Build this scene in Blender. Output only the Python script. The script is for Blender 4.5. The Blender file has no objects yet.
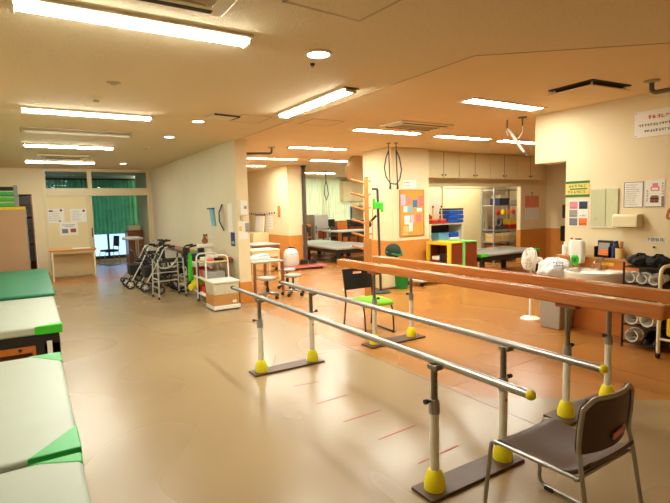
import bpy, bmesh, math, random
from mathutils import Vector, Matrix, Euler
random.seed(7)
scene = bpy.context.scene
COL = scene.collection
PI = math.pi
R = math.radians

# ------------------------------------------------------------------ materials
def lin(c):
    o = []
    for v in c[:3]:
        v = v / 255.0
        o.append(v / 12.92 if v <= 0.04045 else ((v + 0.055) / 1.055) ** 2.4)
    return (o[0], o[1], o[2], 1.0)

def mat(name, rgb, rough=0.5, metal=0.0, rgb2=None, scale=8.0, bump=0.0, bscale=60.0, spec=0.5, coat=0.0,
        emit=None, estr=0.0, rvar=0.0, stretch=None, detail=4.0, subs=0.0, trans=0.0):
    m = bpy.data.materials.new(name)
    m.use_nodes = True
    nt = m.node_tree
    b = nt.nodes['Principled BSDF']
    b.inputs['Base Color'].default_value = lin(rgb)
    b.inputs['Roughness'].default_value = rough
    b.inputs['Metallic'].default_value = metal
    b.inputs['Specular IOR Level'].default_value = spec
    b.inputs['Coat Weight'].default_value = coat
    b.inputs['Transmission Weight'].default_value = trans
    tc = None
    def coords(sc):
        nonlocal tc
        if tc is None:
            tc = nt.nodes.new('ShaderNodeTexCoord')
        if stretch:
            mp = nt.nodes.new('ShaderNodeMapping')
            mp.inputs['Scale'].default_value = stretch
            nt.links.new(tc.outputs['Object'], mp.inputs['Vector'])
            return mp.outputs['Vector']
        return tc.outputs['Object']
    if rgb2 is not None:
        n = nt.nodes.new('ShaderNodeTexNoise')
        n.inputs['Scale'].default_value = scale
        n.inputs['Detail'].default_value = detail
        nt.links.new(coords(scale), n.inputs['Vector'])
        r = nt.nodes.new('ShaderNodeValToRGB')
        r.color_ramp.elements[0].position = 0.2
        r.color_ramp.elements[1].position = 0.8
        r.color_ramp.elements[0].color = lin(rgb)
        r.color_ramp.elements[1].color = lin(rgb2)
        nt.links.new(n.outputs['Fac'], r.inputs['Fac'])
        nt.links.new(r.outputs['Color'], b.inputs['Base Color'])
        if rvar:
            mr = nt.nodes.new('ShaderNodeMapRange')
            mr.inputs['From Min'].default_value = 0.15
            mr.inputs['From Max'].default_value = 0.85
            mr.inputs['To Min'].default_value = rough - rvar
            mr.inputs['To Max'].default_value = rough + rvar
            nt.links.new(n.outputs['Fac'], mr.inputs['Value'])
            nt.links.new(mr.outputs['Result'], b.inputs['Roughness'])
    if bump:
        n2 = nt.nodes.new('ShaderNodeTexNoise')
        n2.inputs['Scale'].default_value = bscale
        n2.inputs['Detail'].default_value = 3.0
        nt.links.new(coords(bscale), n2.inputs['Vector'])
        bp = nt.nodes.new('ShaderNodeBump')
        bp.inputs['Strength'].default_value = bump
        bp.inputs['Distance'].default_value = 0.02
        nt.links.new(n2.outputs['Fac'], bp.inputs['Height'])
        nt.links.new(bp.outputs['Normal'], b.inputs['Normal'])
    if emit is not None:
        b.inputs['Emission Color'].default_value = lin(emit)
        b.inputs['Emission Strength'].default_value = estr
    return m

def cloth_mat(name, rgb, rgb2, glow=0.5, scale=3.0):
    m = bpy.data.materials.new(name)
    m.use_nodes = True
    nt = m.node_tree
    for n in list(nt.nodes):
        nt.nodes.remove(n)
    out = nt.nodes.new('ShaderNodeOutputMaterial')
    d = nt.nodes.new('ShaderNodeBsdfDiffuse')
    t = nt.nodes.new('ShaderNodeBsdfTranslucent')
    mx = nt.nodes.new('ShaderNodeMixShader')
    mx.inputs['Fac'].default_value = glow
    tc = nt.nodes.new('ShaderNodeTexCoord')
    n = nt.nodes.new('ShaderNodeTexNoise')
    n.inputs['Scale'].default_value = scale
    r = nt.nodes.new('ShaderNodeValToRGB')
    r.color_ramp.elements[0].position = 0.3
    r.color_ramp.elements[1].position = 0.7
    r.color_ramp.elements[0].color = lin(rgb)
    r.color_ramp.elements[1].color = lin(rgb2)
    nt.links.new(tc.outputs['Object'], n.inputs['Vector'])
    nt.links.new(n.outputs['Fac'], r.inputs['Fac'])
    nt.links.new(r.outputs['Color'], d.inputs['Color'])
    nt.links.new(r.outputs['Color'], t.inputs['Color'])
    nt.links.new(d.outputs['BSDF'], mx.inputs[1])
    nt.links.new(t.outputs['BSDF'], mx.inputs[2])
    nt.links.new(mx.outputs['Shader'], out.inputs['Surface'])
    return m

def pane_mat(name, tint=(235, 245, 248), refl=0.06):
    m = bpy.data.materials.new(name)
    m.use_nodes = True
    nt = m.node_tree
    for n in list(nt.nodes):
        nt.nodes.remove(n)
    out = nt.nodes.new('ShaderNodeOutputMaterial')
    t = nt.nodes.new('ShaderNodeBsdfTransparent')
    t.inputs['Color'].default_value = lin(tint)
    g = nt.nodes.new('ShaderNodeBsdfGlossy')
    g.inputs['Roughness'].default_value = 0.02
    mx = nt.nodes.new('ShaderNodeMixShader')
    mx.inputs['Fac'].default_value = refl
    nt.links.new(t.outputs['BSDF'], mx.inputs[1])
    nt.links.new(g.outputs['BSDF'], mx.inputs[2])
    nt.links.new(mx.outputs['Shader'], out.inputs['Surface'])
    return m

# ------------------------------------------------------------------ mesh builder
def fillet(pts, r, n=5, closed=False):
    P = [Vector(p) for p in pts]
    out = []
    N = len(P)
    for i in range(N):
        if not closed and (i == 0 or i == N - 1):
            out.append(P[i]); continue
        a, b, c = P[i - 1], P[i], P[(i + 1) % N]
        u, v = (a - b), (c - b)
        rr = min(r, u.length * 0.49, v.length * 0.49)
        if rr < 1e-5:
            out.append(b); continue
        p, q = b + u.normalized() * rr, b + v.normalized() * rr
        for k in range(n + 1):
            t = k / n
            out.append(p * (1 - t) ** 2 + b * 2 * t * (1 - t) + q * t * t)
    return out

class MB:
    def __init__(s):
        s.v = []; s.f = []
    def add(s, vs, fs):
        o = len(s.v)
        s.v += [tuple(v) for v in vs]
        s.f += [tuple(i + o for i in f) for f in fs]
        return s
    def bx(s, x0, x1, y0, y1, z0, z1):
        return s.box((x0 + x1) / 2, (y0 + y1) / 2, (z0 + z1) / 2, abs(x1 - x0), abs(y1 - y0), abs(z1 - z0))
    def box(s, cx, cy, cz, sx, sy, sz, rot=None):
        M = Euler(rot).to_matrix() if rot else None
        vs = []
        for dx, dy, dz in ((-1, -1, -1), (1, -1, -1), (1, 1, -1), (-1, 1, -1), (-1, -1, 1), (1, -1, 1), (1, 1, 1), (-1, 1, 1)):
            p = Vector((dx * sx / 2, dy * sy / 2, dz * sz / 2))
            if M: p = M @ p
            vs.append((p.x + cx, p.y + cy, p.z + cz))
        return s.add(vs, [(0, 3, 2, 1), (4, 5, 6, 7), (0, 1, 5, 4), (1, 2, 6, 5), (2, 3, 7, 6), (3, 0, 4, 7)])
    def tube(s, pts, r, seg=10, closed=False, fil=0.0, rz=None):
        if fil: pts = fillet(pts, fil, closed=closed)
        P = [Vector(p) for p in pts]
        N = len(P)
        rs = r if isinstance(r, (list, tuple)) else [r] * N
        T = []
        for i in range(N):
            a = P[i - 1] if (i > 0 or closed) else P[i]
            b = P[(i + 1) % N] if (i < N - 1 or closed) else P[i]
            t = (b - a)
            T.append(t.normalized() if t.length > 1e-9 else Vector((0, 0, 1)))
        up = Vector((0, 0, 1)) if abs(T[0].z) < 0.9 else Vector((1, 0, 0))
        n = (up - T[0] * up.dot(T[0])).normalized()
        vs = []
        for i in range(N):
            n = (n - T[i] * n.dot(T[i]))
            n = n.normalized() if n.length > 1e-9 else T[i].orthogonal().normalized()
            b = T[i].cross(n)
            for k in range(seg):
                a = 2 * PI * k / seg
                vs.append(P[i] + (n * math.cos(a) + b * math.sin(a)) * rs[i])
        fs = []
        for i in range(N if closed else N - 1):
            j = (i + 1) % N
            for k in range(seg):
                l = (k + 1) % seg
                fs.append((i * seg + k, i * seg + l, j * seg + l, j * seg + k))
        if not closed:
            fs.append(tuple(range(seg))[::-1])
            fs.append(tuple((N - 1) * seg + k for k in range(seg)))
        return s.add(vs, fs)
    def cyl(s, p0, p1, r0, r1=None, seg=16):
        return s.tube([p0, p1], [r0, r0 if r1 is None else r1], seg)
    def lathe(s, prof, c=(0, 0, 0), seg=24, M=None, ring=False):
        vs = []; fs = []
        n = len(prof)
        for r, z in prof:
            for k in range(seg):
                a = 2 * PI * k / seg
                p = Vector((r * math.cos(a), r * math.sin(a), z))
                if M: p = M @ p
                vs.append((p.x + c[0], p.y + c[1], p.z + c[2]))
        for i in range(n - 1):
            for k in range(seg):
                l = (k + 1) % seg
                fs.append((i * seg + k, i * seg + l, (i + 1) * seg + l, (i + 1) * seg + k))
        if ring:
            fs += [((n - 1) * seg + k, (n - 1) * seg + (k + 1) % seg, (k + 1) % seg, k) for k in range(seg)]
            return s.add(vs, fs)
        if prof[0][0] > 1e-6: fs.append(tuple(range(seg))[::-1])
        if prof[-1][0] > 1e-6: fs.append(tuple((n - 1) * seg + k for k in range(seg)))
        return s.add(vs, fs)
    def ball(s, c, rx, ry=None, rz=None, seg=16, rings=10):
        ry = rx if ry is None else ry; rz = rx if rz is None else rz
        vs = []; fs = []
        for i in range(rings + 1):
            t = PI * i / rings
            for k in range(seg):
                a = 2 * PI * k / seg
                vs.append((c[0] + rx * math.sin(t) * math.cos(a), c[1] + ry * math.sin(t) * math.sin(a), c[2] + rz * math.cos(t)))
        for i in range(rings):
            for k in range(seg):
                l = (k + 1) % seg
                fs.append((i * seg + k, (i + 1) * seg + k, (i + 1) * seg + l, i * seg + l))
        return s.add(vs, fs)
    def ring(s, c, R0, r, axis='x', seg=24, tseg=8):
        pts = []
        for k in range(seg):
            a = 2 * PI * k / seg
            u, v = R0 * math.cos(a), R0 * math.sin(a)
            pts.append({'x': (c[0], c[1] + u, c[2] + v), 'y': (c[0] + u, c[1], c[2] + v), 'z': (c[0] + u, c[1] + v, c[2])}[axis])
        return s.tube(pts, r, tseg, closed=True)
    def prism(s, poly, a, b, plane='xy'):
        n = len(poly); vs = []
        for h in (a, b):
            for u, v in poly:
                vs.append({'xy': (u, v, h), 'xz': (u, h, v), 'yz': (h, u, v)}[plane])
        fs = [tuple(range(n))[::-1], tuple(range(n, 2 * n))]
        fs += [(i, (i + 1) % n, n + (i + 1) % n, n + i) for i in range(n)]
        return s.add(vs, fs)
    def sheet(s, fn, nu, nv, th=0.0, off=(0, 1, 0)):
        vs = [fn(i / nu, j / nv) for j in range(nv + 1) for i in range(nu + 1)]
        fs = [(j * (nu + 1) + i, j * (nu + 1) + i + 1, (j + 1) * (nu + 1) + i + 1, (j + 1) * (nu + 1) + i) for j in range(nv) for i in range(nu)]
        if th:
            n = len(vs)
            o = Vector(off) * th
            vs2 = vs + [tuple(Vector(v) + o) for v in vs]
            fs2 = fs + [tuple(n + k for k in f[::-1]) for f in fs]
            edge = [i for i in range(nu)] + [(j * (nu + 1) + nu) for j in range(nv)] + [nv * (nu + 1) + nu - i for i in range(nu)] + [(nv - j) * (nu + 1) for j in range(nv)]
            m = len(edge)
            for k in range(m):
                a, b = edge[k], edge[(k + 1) % m]
                fs2.append((b, a, n + a, n + b))
            return s.add(vs2, fs2)
        return s.add(vs, fs)
    def build(s, name, material, parent=None, bevel=0.0, flat=False, bseg=2, sharp=38):
        me = bpy.data.meshes.new(name)
        vs = s.v
        org = None
        if parent is None:
            xs = [v[0] for v in vs]; ys = [v[1] for v in vs]; zs = [v[2] for v in vs]
            org = ((min(xs) + max(xs)) / 2, (min(ys) + max(ys)) / 2, min(zs))
            vs = [(v[0] - org[0], v[1] - org[1], v[2] - org[2]) for v in vs]
        me.from_pydata(vs, [], s.f)
        bm = bmesh.new(); bm.from_mesh(me)
        bmesh.ops.remove_doubles(bm, verts=bm.verts, dist=1e-6)
        bmesh.ops.recalc_face_normals(bm, faces=bm.faces)
        bm.to_mesh(me); bm.free()
        if not flat:
            for p in me.polygons: p.use_smooth = True
            me.set_sharp_from_angle(angle=R(sharp))
        me.materials.append(material)
        o = bpy.data.objects.new(name, me)
        COL.objects.link(o)
        if parent is not None: o.parent = parent
        else: o.location = org
        if bevel:
            md = o.modifiers.new('bevel', 'BEVEL')
            md.width = bevel; md.segments = bseg; md.limit_method = 'ANGLE'; md.angle_limit = R(40)
            md.harden_normals = False
        return o

def tag(o, label, cat, group=None, kind=None):
    o['label'] = label
    o['category'] = cat
    if group: o['group'] = group
    if kind: o['kind'] = kind
    return o

def thing(name, label, cat, loc=(0, 0, 0), rz=0.0, group=None):
    o = bpy.data.objects.new(name, None)
    o.empty_display_size = 0.1
    COL.objects.link(o)
    o.location = loc
    o.rotation_euler = (0, 0, R(rz))
    return tag(o, label, cat, group)

def struct(name, mb, m, parent=None, bevel=0.0, label=None):
    o = mb.build(name, m, parent, bevel=bevel)
    o['kind'] = 'structure'
    if label: o['label'] = label
    return o

def dup(root, loc=None, rz=None, label=None, group=None):
    def cp(o, parent):
        c = o.copy()
        COL.objects.link(c)
        if parent is not None: c.parent = parent
        for ch in list(o.children): cp(ch, c)
        return c
    r = cp(root, None)
    if loc is not None: r.location = loc
    if rz is not None: r.rotation_euler = (0, 0, R(rz))
    if label: r['label'] = label
    if group: r['group'] = group
    return r

def glyphs(mb, x0, z0, n, h, y, adv=None, seed=0, out=-0.001):
    """rows of small character-like strokes in a local xz plane (front is -y)"""
    rnd = random.Random(seed)
    adv = adv or h * 1.1
    for i in range(n):
        cx = x0 + i * adv
        for _ in range(3):
            w = rnd.uniform(.5, .95) * h
            zz = z0 + rnd.uniform(.1, .9) * h
            mb.bx(cx + (h - w) / 2, cx + (h + w) / 2, y + out, y, zz - h * .05, zz + h * .05)
        for _ in range(2):
            xx = cx + rnd.uniform(.15, .85) * h
            mb.bx(xx - h * .05, xx + h * .05, y + out, y, z0 + h * .05, z0 + h * .95)
    return mb

def text(txt, size, name, m, parent, loc, depth=0.0008):
    """lettering facing local -y, centred at loc"""
    cu = bpy.data.curves.new(name, 'FONT')
    cu.body = txt
    cu.size = size
    cu.align_x = 'CENTER'; cu.align_y = 'CENTER'
    cu.extrude = depth
    t = bpy.data.objects.new(name, cu)
    COL.objects.link(t)
    dg = bpy.context.evaluated_depsgraph_get()
    me = bpy.data.meshes.new_from_object(t.evaluated_get(dg))
    bpy.data.objects.remove(t)
    me.transform(Matrix.Rotation(PI / 2, 4, 'X'))
    me.transform(Matrix.Translation(loc))
    me.materials.clear(); me.materials.append(m)
    o = bpy.data.objects.new(name, me)
    COL.objects.link(o)
    o.parent = parent
    return o
M = {}
M['wall'] = mat('wall_paint', (232, 216, 176), 0.6, rgb2=(227, 210, 169), scale=2.5, bump=.05, bscale=180)
M['wall_cool'] = mat('wall_paint_cool_lit', (226, 217, 188), 0.6, rgb2=(220, 210, 180), scale=2.0, bump=.05, bscale=160)  # wall paint shifted cooler, daylight on this face put into the colour
M['ceil'] = mat('acoustic_ceiling_tile', (230, 212, 174), 0.9, rgb2=(216, 196, 157), scale=45, bump=.25, bscale=90, detail=6)
M['ceil2'] = mat('plaster_ceiling', (232, 208, 164), 0.85, rgb2=(228, 202, 158), scale=3, bump=.03, bscale=120)
M['floor'] = mat('beige_vinyl_floor', (164, 139, 102), 0.27, rgb2=(150, 125, 90), scale=.9, rvar=.04, detail=0.0)
M['floor2'] = mat('orange_vinyl_floor', (180, 122, 60), 0.27, rgb2=(169, 111, 53), scale=1.0, rvar=.04, detail=0.0)
M['floor3'] = mat('brown_tile_floor', (186, 122, 68), 0.3, rgb2=(156, 98, 52), scale=3.0, rvar=.05)
M['dado'] = mat('orange_dado_board', (214, 142, 64), 0.4, rgb2=(206, 132, 56), scale=4)
M['counter'] = mat('orange_counter_board', (214, 128, 58), 0.35, rgb2=(204, 118, 50), scale=5)
M['trimwood'] = mat('light_wood_trim', (190, 138, 82), 0.5, rgb2=(172, 120, 66), scale=7, stretch=(1, 1, 9))
M['frame_cream'] = mat('cream_door_frame', (224, 208, 168), 0.45)
M['panel_cream'] = mat('cream_door_panel', (230, 214, 166), 0.5, rgb2=(226, 208, 158), scale=2)
M['cab_cream'] = mat('cream_cupboard', (232, 216, 168), 0.4, rgb2=(226, 208, 160), scale=2)
M['gap'] = mat('dark_gap', (60, 44, 26), 0.8)
M['tube'] = mat('lit_tube', (255, 255, 255), 0.5, emit=(250, 252, 238), estr=72.0)
M['tube3'] = mat('lit_dimmed_tube', (255, 255, 255), 0.5, emit=(250, 252, 238), estr=36.0)  # emission lowered for one tube so the beam beside it stays unclipped
M['tube2'] = mat('lit_recessed_tube', (255, 255, 255), 0.5, emit=(250, 252, 238), estr=62.0)
M['down'] = mat('lit_downlight', (255, 255, 255), 0.5, emit=(235, 244, 255), estr=14.0)
M['fixture'] = mat('fixture_white', (225, 212, 182), 0.45)
M['fixture_grey'] = mat('fixture_grey', (176, 156, 120), 0.5)
M['chrome'] = mat('chrome_tube', (172, 170, 166), 0.3, 1.0)
M['steel'] = mat('steel_tube', (150, 146, 138), 0.28, 1.0)
M['frame_dark'] = mat('dark_painted_tube', (70, 68, 66), 0.35, .6)
M['silver'] = mat('silver_tube', (206, 206, 200), 0.35, .4)
M['steel_dark'] = mat('grey_steel_post', (96, 92, 84), 0.35, .8)
M['post'] = mat('ivory_post', (236, 232, 216), 0.35)
M['yellow'] = mat('yellow_plastic', (252, 240, 34), 0.32, rgb2=(246, 230, 26), scale=20)
M['plate'] = mat('brown_base_plate', (92, 66, 50), 0.42, rgb2=(80, 57, 42), scale=12)
M['woodrail'] = mat('varnished_wood_rail', (208, 126, 58), 0.22, rgb2=(184, 102, 42), scale=5, stretch=(10, .7, 10), coat=.5)
M['wood'] = mat('light_wood', (204, 140, 70), 0.4, rgb2=(188, 122, 56), scale=6, stretch=(8, 8, .8))
M['wood_orange'] = mat('orange_wood', (206, 120, 50), 0.4, rgb2=(190, 104, 40), scale=6, stretch=(1, 6, 6))
M['wood_brown'] = mat('brown_wood', (150, 88, 46), 0.4, rgb2=(132, 74, 36), scale=6, stretch=(6, 6, 1))
M['wood_red'] = mat('red_brown_board', (136, 62, 28), 0.35, rgb2=(122, 52, 22), scale=5)
M['black'] = mat('black_plastic', (26, 24, 23), 0.45)
M['blackfab'] = mat('black_fabric', (32, 31, 32), 0.85, bump=.2, bscale=260)
M['darkgrey'] = mat('dark_grey_plastic', (62, 60, 58), 0.5)
M['grey'] = mat('grey_plastic', (150, 146, 138), 0.5)
M['binGrey'] = mat('bin_grey', (168, 160, 148), 0.5)
M['white'] = mat('white_plastic', (236, 232, 222), 0.4)
M['cream'] = mat('cream_plastic', (232, 220, 176), 0.45)
M['ceramic'] = mat('white_ceramic', (238, 230, 212), 0.12, coat=.5)
M['paper'] = mat('white_paper', (236, 232, 222), 0.8)
M['brownvinyl'] = mat('brown_vinyl', (78, 50, 34), 0.36, rgb2=(70, 44, 29), scale=9, bump=.05, bscale=300)
M['vinyl'] = mat('pale_vinyl', (182, 191, 176), 0.42, rgb2=(175, 184, 169), scale=4, bump=.04, bscale=200)
M['vinylmint'] = mat('mint_green_vinyl', (66, 178, 96), 0.4)
M['vinylgreen'] = mat('light_green_vinyl', (58, 178, 84), 0.4)
M['vinylteal'] = mat('teal_green_vinyl', (28, 138, 98), 0.42, rgb2=(24, 126, 88), scale=5)
M['vinylgrey'] = mat('grey_vinyl', (172, 172, 164), 0.4, rgb2=(160, 160, 152), scale=4)
M['lime'] = mat('lime_fabric', (130, 206, 24), 0.75, bump=.15, bscale=280)
M['limeplastic'] = mat('bright_green_plastic', (60, 196, 40), 0.4)
M['greenbin'] = mat('green_bin', (20, 124, 44), 0.45)
M['darkgreen'] = mat('dark_green_cloth', (24, 52, 34), 0.8)
M['red'] = mat('red_plastic', (206, 40, 28), 0.4)
M['redtape'] = mat('red_floor_tape', (176, 64, 44), 0.5)
M['floorjoint'] = mat('floor_joint_line', (120, 60, 32), 0.5)
M['orange'] = mat('orange_plastic', (236, 120, 26), 0.45)
M['blue'] = mat('blue_plastic', (24, 84, 180), 0.45)
M['lightblue'] = mat('light_blue_sheet', (120, 178, 196), 0.5)
M['navy'] = mat('navy_plastic', (36, 46, 78), 0.5)
M['pink'] = mat('pink_card', (226, 130, 140), 0.7)
M['pinkboard'] = mat('pink_tan_board', (196, 152, 116), 0.6, rgb2=(190, 144, 108), scale=3)
M['yellowtrim'] = mat('yellow_edge', (240, 196, 44), 0.5)
M['greentrim'] = mat('light_green_edge', (128, 206, 110), 0.5)
M['cork'] = mat('cork', (222, 160, 70), 0.85, rgb2=(206, 142, 56), scale=60, bump=.2, bscale=120)
M['cardboard'] = mat('cardboard', (196, 138, 72), 0.8, rgb2=(186, 128, 64), scale=5)
M['tanbox'] = mat('tan_card', (222, 190, 120), 0.7)
M['ink'] = mat('black_ink', (34, 32, 36), 0.7)
M['inkgrey'] = mat('grey_ink', (120, 118, 128), 0.7)
M['inkred'] = mat('red_ink', (214, 72, 40), 0.7)
M['inkblue'] = mat('blue_ink', (52, 66, 150), 0.7)
M['inkgreen'] = mat('green_ink', (44, 112, 60), 0.7)
M['mirror'] = mat('mirror_glass', (226, 232, 204), 0.14, .65)
M['mirrorwarm'] = mat('convex_mirror', (206, 180, 140), 0.3, .6)
M['rubber'] = mat('black_rubber', (22, 21, 20), 0.7)
M['cordblack'] = mat('dark_cord', (52, 58, 50), 0.6)
M['bag'] = mat('white_bag', (232, 232, 232), 0.35)
M['curtgreen'] = cloth_mat('green_curtain', (168, 216, 178), (146, 198, 158), .62)
M['curtwhite'] = cloth_mat('pale_curtain', (252, 246, 218), (244, 238, 208), .6)
M['pane'] = pane_mat('window_pane', refl=.003)
M['pane_dim'] = pane_mat('dimming_tint_pane', (196, 210, 222), .003)  # tint added to dim the daylight of the far room window
M['glassdoor'] = pane_mat('cabinet_glass', (200, 190, 160), .1)
M['alum'] = mat('dark_aluminium', (78, 84, 88), 0.4, .7)
M['pinkish'] = mat('pale_rose_wall', (222, 204, 178), .6)
C = 2.76
def S(name, mb, m, **k): return struct(name, mb, m, **k)
def poly(pts, z0, z1): return MB().prism(pts, z0, z1, 'xy')

# floors
S('floor', poly([(-1.3, -1.6), (7.4, -1.6), (4.2, 1.8), (3.02, 2.72), (3.0, 12.4), (-1.3, 12.4)], -.1, 0), M['floor'])
S('floor', poly([(7.4, -1.6), (13.0, -1.6), (13.0, 16.9), (3.0, 16.9), (3.0, 12.4), (3.02, 2.72), (4.2, 1.8)], -.1, 0), M['floor2'])
S('floor', poly([(-1.3, 12.4), (3.0, 12.4), (3.0, 17.5), (-1.3, 17.5)], -.1, 0), M['floor3'])
# ceilings
S('ceiling', poly([(-1.3, -1.6), (7.7, -1.6), (4.18, 1.82), (3.05, 2.76), (3.02, 7.9), (3.0, 14.5), (-1.3, 14.5)], C - .006, C + .15), M['ceil'])
S('ceiling', poly([(7.7, -1.6), (13.0, -1.6), (13.0, 16.9), (3.0, 16.9), (3.0, 14.5), (3.02, 7.9), (3.05, 2.76), (4.18, 1.82)], C, C + .15), M['ceil2'])
S('ceiling', poly([(-1.3, 14.5), (3.0, 14.5), (3.0, 17.5), (-1.3, 17.5)], C, C + .15), M['ceil'])
# joint cover between the two ceilings
jt = MB()
for a, b in (((3.02, 7.9), (3.05, 2.76)), ((3.05, 2.76), (4.18, 1.82)), ((4.18, 1.82), (7.7, -1.6))):
    d = Vector((b[0] - a[0], b[1] - a[1], 0)); L = d.length
    jt.box((a[0] + b[0]) / 2, (a[1] + b[1]) / 2, C - .005, L, .010, .010, (0, 0, math.atan2(d.y, d.x)))
S('trim_1', jt, M['fixture_grey'])

# outer shell
S('wall_left', MB().bx(-1.4, -1.3, -1.6, 17.5, 0, C), M['wall'])
S('wall_near', MB().bx(-1.3, 13.0, -1.7, -1.6, 0, C), M['wall'])
S('wall_right', MB().bx(12.9, 13.0, -1.6, 16.9, 0, C), M['wall'])
# corridor wall with its end pillar
S('wall_corridor', MB().bx(2.97, 3.17, 7.93, 16.9, 0, C), M['wall_cool'])
S('wall_pillar', MB().bx(2.965, 3.175, 7.86, 7.93, 0, C), M['wall'])
S('baseboard_pillar', MB().bx(2.955, 3.185, 7.85, 7.9, 0, .35), M['dado'])
# far wall with transoms and sliding door
yf = 14.5
S('wall_far', MB().bx(-1.3, .33, yf, yf + .12, 0, C), M['wall'])
S('baseboard_far', MB().bx(-1.3, .33, yf - .015, yf, 0, .09), M['trimwood'])
fr = MB()
fr.bx(.33, .40, yf - .02, yf + .1, 0, 2.68)
fr.bx(.33, 2.97, yf - .02, yf + .1, 2.68, C)
fr.bx(.40, 2.84, yf - .02, yf + .1, 2.05, 2.25)
fr.bx(1.35, 1.46, yf - .02, yf + .1, 2.25, 2.68)
fr.bx(2.84, 2.97, yf - .02, yf + .1, 0, 2.68)
fr.bx(1.30, 1.36, yf + .0, yf + .1, 0, 2.05)
S('trim_2', fr, M['frame_cream'], bevel=.004)
for i, (a, b) in enumerate(((.40, 1.35), (1.46, 2.84))):
    w = S('window_%d' % (i + 1), MB().bx(a, b, yf + .03, yf + .036, 2.25, 2.68), M['pane'])
S('wall_partition', MB().bx(.40, 1.30, yf + .02, yf + .07, 0, 2.05), M['panel_cream'])
dr = S('door_1', MB().bx(1.0, 1.44, yf + .072, yf + .098, .01, 2.04), M['panel_cream'], bevel=.004)
hd = MB().bx(1.385, 1.41, yf + .055, yf + .072, .95, 1.2); hd = hd.build('door_handle', M['darkgrey']); 
hd.parent = dr; hd.matrix_parent_inverse = dr.matrix_basis.inverted()
# the room beyond the far wall
yb = 17.3
wb = MB()
wb.bx(-1.3, .45, yb, yb + .15, 0, C); wb.bx(2.9, 3.17, yb, yb + .15, 0, C); wb.bx(.45, 2.9, yb, yb + .15, 2.5, C); wb.bx(.45, 2.9, yb, yb + .15, 0, .1)
S('wall_beyond', wb, M['wall_cool'])
wf = MB()
wf.bx(.45, 2.9, yb - .02, yb + .06, .1, .2); wf.bx(.45, 2.9, yb - .02, yb + .06, 2.42, 2.5)
for x in (.45, 1.26, 2.08, 2.84): wf.bx(x, x + .06, yb - .02, yb + .06, .2, 2.42)
w3 = S('window_3', wf, M['alum'])
gp = MB().bx(.51, 2.84, yb + .02, yb + .026, .2, 2.42).build('window_pane', M['pane_dim']); gp.parent = w3; gp.matrix_parent_inverse = w3.matrix_basis.inverted()
gp['kind'] = 'structure'

# wall running back in the middle, with dado
S('wall_middle', MB().bx(6.05, 6.45, 12.1, 16.9, 0, C), M['wall'])
S('trim_3', MB().bx(6.035, 6.465, 12.085, 16.9, 0, .83), M['dado'])
# back wall with the curtained window
ybk = 16.6
wk = MB()
wk.bx(3.17, 8.7, ybk, ybk + .15, 0, C); wk.bx(11.2, 13.0, ybk, ybk + .15, 0, C); wk.bx(8.7, 11.2, ybk, ybk + .15, 0, .7); wk.bx(8.7, 11.2, ybk, ybk + .15, 2.66, C)
S('wall_back', wk, M['wall'])
wf = MB()
wf.bx(8.7, 11.2, ybk - .0, ybk + .08, .7, .76); wf.bx(8.7, 11.2, ybk, ybk + .08, 2.6, 2.66)
for x in (8.7, 9.92, 11.14): wf.bx(x, x + .06, ybk, ybk + .08, .76, 2.6)
w4 = S('window_4', wf, M['alum'])
gp = MB().bx(8.76, 11.14, ybk + .03, ybk + .036, .76, 2.6).build('window_pane', M['pane']); gp.parent = w4; gp.matrix_parent_inverse = w4.matrix_basis.inverted()
gp['kind'] = 'structure'

# corkboard column
S('wall_column', MB().bx(6.2, 7.2, 7.75, 8.75, 0, C), M['wall'], bevel=.012)
S('trim_4', MB().bx(6.192, 7.208, 7.742, 8.758, .0, .87), M['dado'])
# alcove walls
S('wall_alcove', MB().bx(7.2, 12.2, 9.75, 9.87, 0, C), M['pinkish'])
S('wall_alcove_side', MB().bx(7.1, 7.2, 8.75, 9.87, 0, C), M['pinkish'])
S('trim_5', MB().bx(7.2, 11.05, 8.30, 8.42, 2.0, C), M['wall'])
S('wall_calendar', MB().bx(11.05, 12.2, 8.4, 8.52, 0, C), M['wall'])
S('trim_6', MB().bx(11.045, 12.2, 8.39, 8.525, 0, .86), M['dado'])
S('wall_end', MB().bx(12.15, 12.9, -1.6, 9.87, 0, C), M['wall'])
S('trim_7', MB().bx(12.138, 12.2, -1.6, 8.4, 0, .86), M['dado'])
# sink wall, beam over the opening, and panelled counter with ledge
S('wall_sink', MB().bx(5.9, 6.25, -1.6, 3.80, 0, C), M['wall'])
S('beam', MB().bx(5.9, 6.25, 3.80, 4.26, 2.11, C), M['wall'])
S('trim_8', MB().bx(5.78, 5.9, -1.6, 3.80, 0, .885), M['counter'])
S('trim_9', MB().bx(5.755, 5.9, -1.6, 3.815, .885, .912), M['trimwood'], bevel=.004)

# red tape marks and joint lines on the vinyl floor
for i, (a, b) in enumerate((((1.92, 3.83), (2.15, 3.80)), ((1.88, 3.37), (2.19, 3.38)), ((1.88, 2.96), (2.24, 2.97)), ((1.93, 2.59), (2.27, 2.61)), ((1.94, 2.2), (2.3, 2.22)), ((2.03, 4.52), (2.18, 4.78)))):
    d = Vector((b[0] - a[0], b[1] - a[1], 0))
    o = MB().box((a[0] + b[0]) / 2, (a[1] + b[1]) / 2, .0008, d.length, .011, .0014, (0, 0, math.atan2(d.y, d.x))).build('floor_tape', M['redtape'])
    tag(o, ['thin red floor tape mark between the steel bars, second from their far base plate', 'thin red floor tape mark between the steel bars, third from the far base plate',
            'thin red floor tape mark between the steel bars, fourth from the far base plate', 'thin red floor tape mark between the steel bars, second from the near base plate',
            'thin red floor tape mark closest to the near base plate of the steel bars', 'short slanted red tape mark behind the far base plate of the steel bars'][i], 'floor tape', 'red step marks between the steel bars')
jl = MB()
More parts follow.
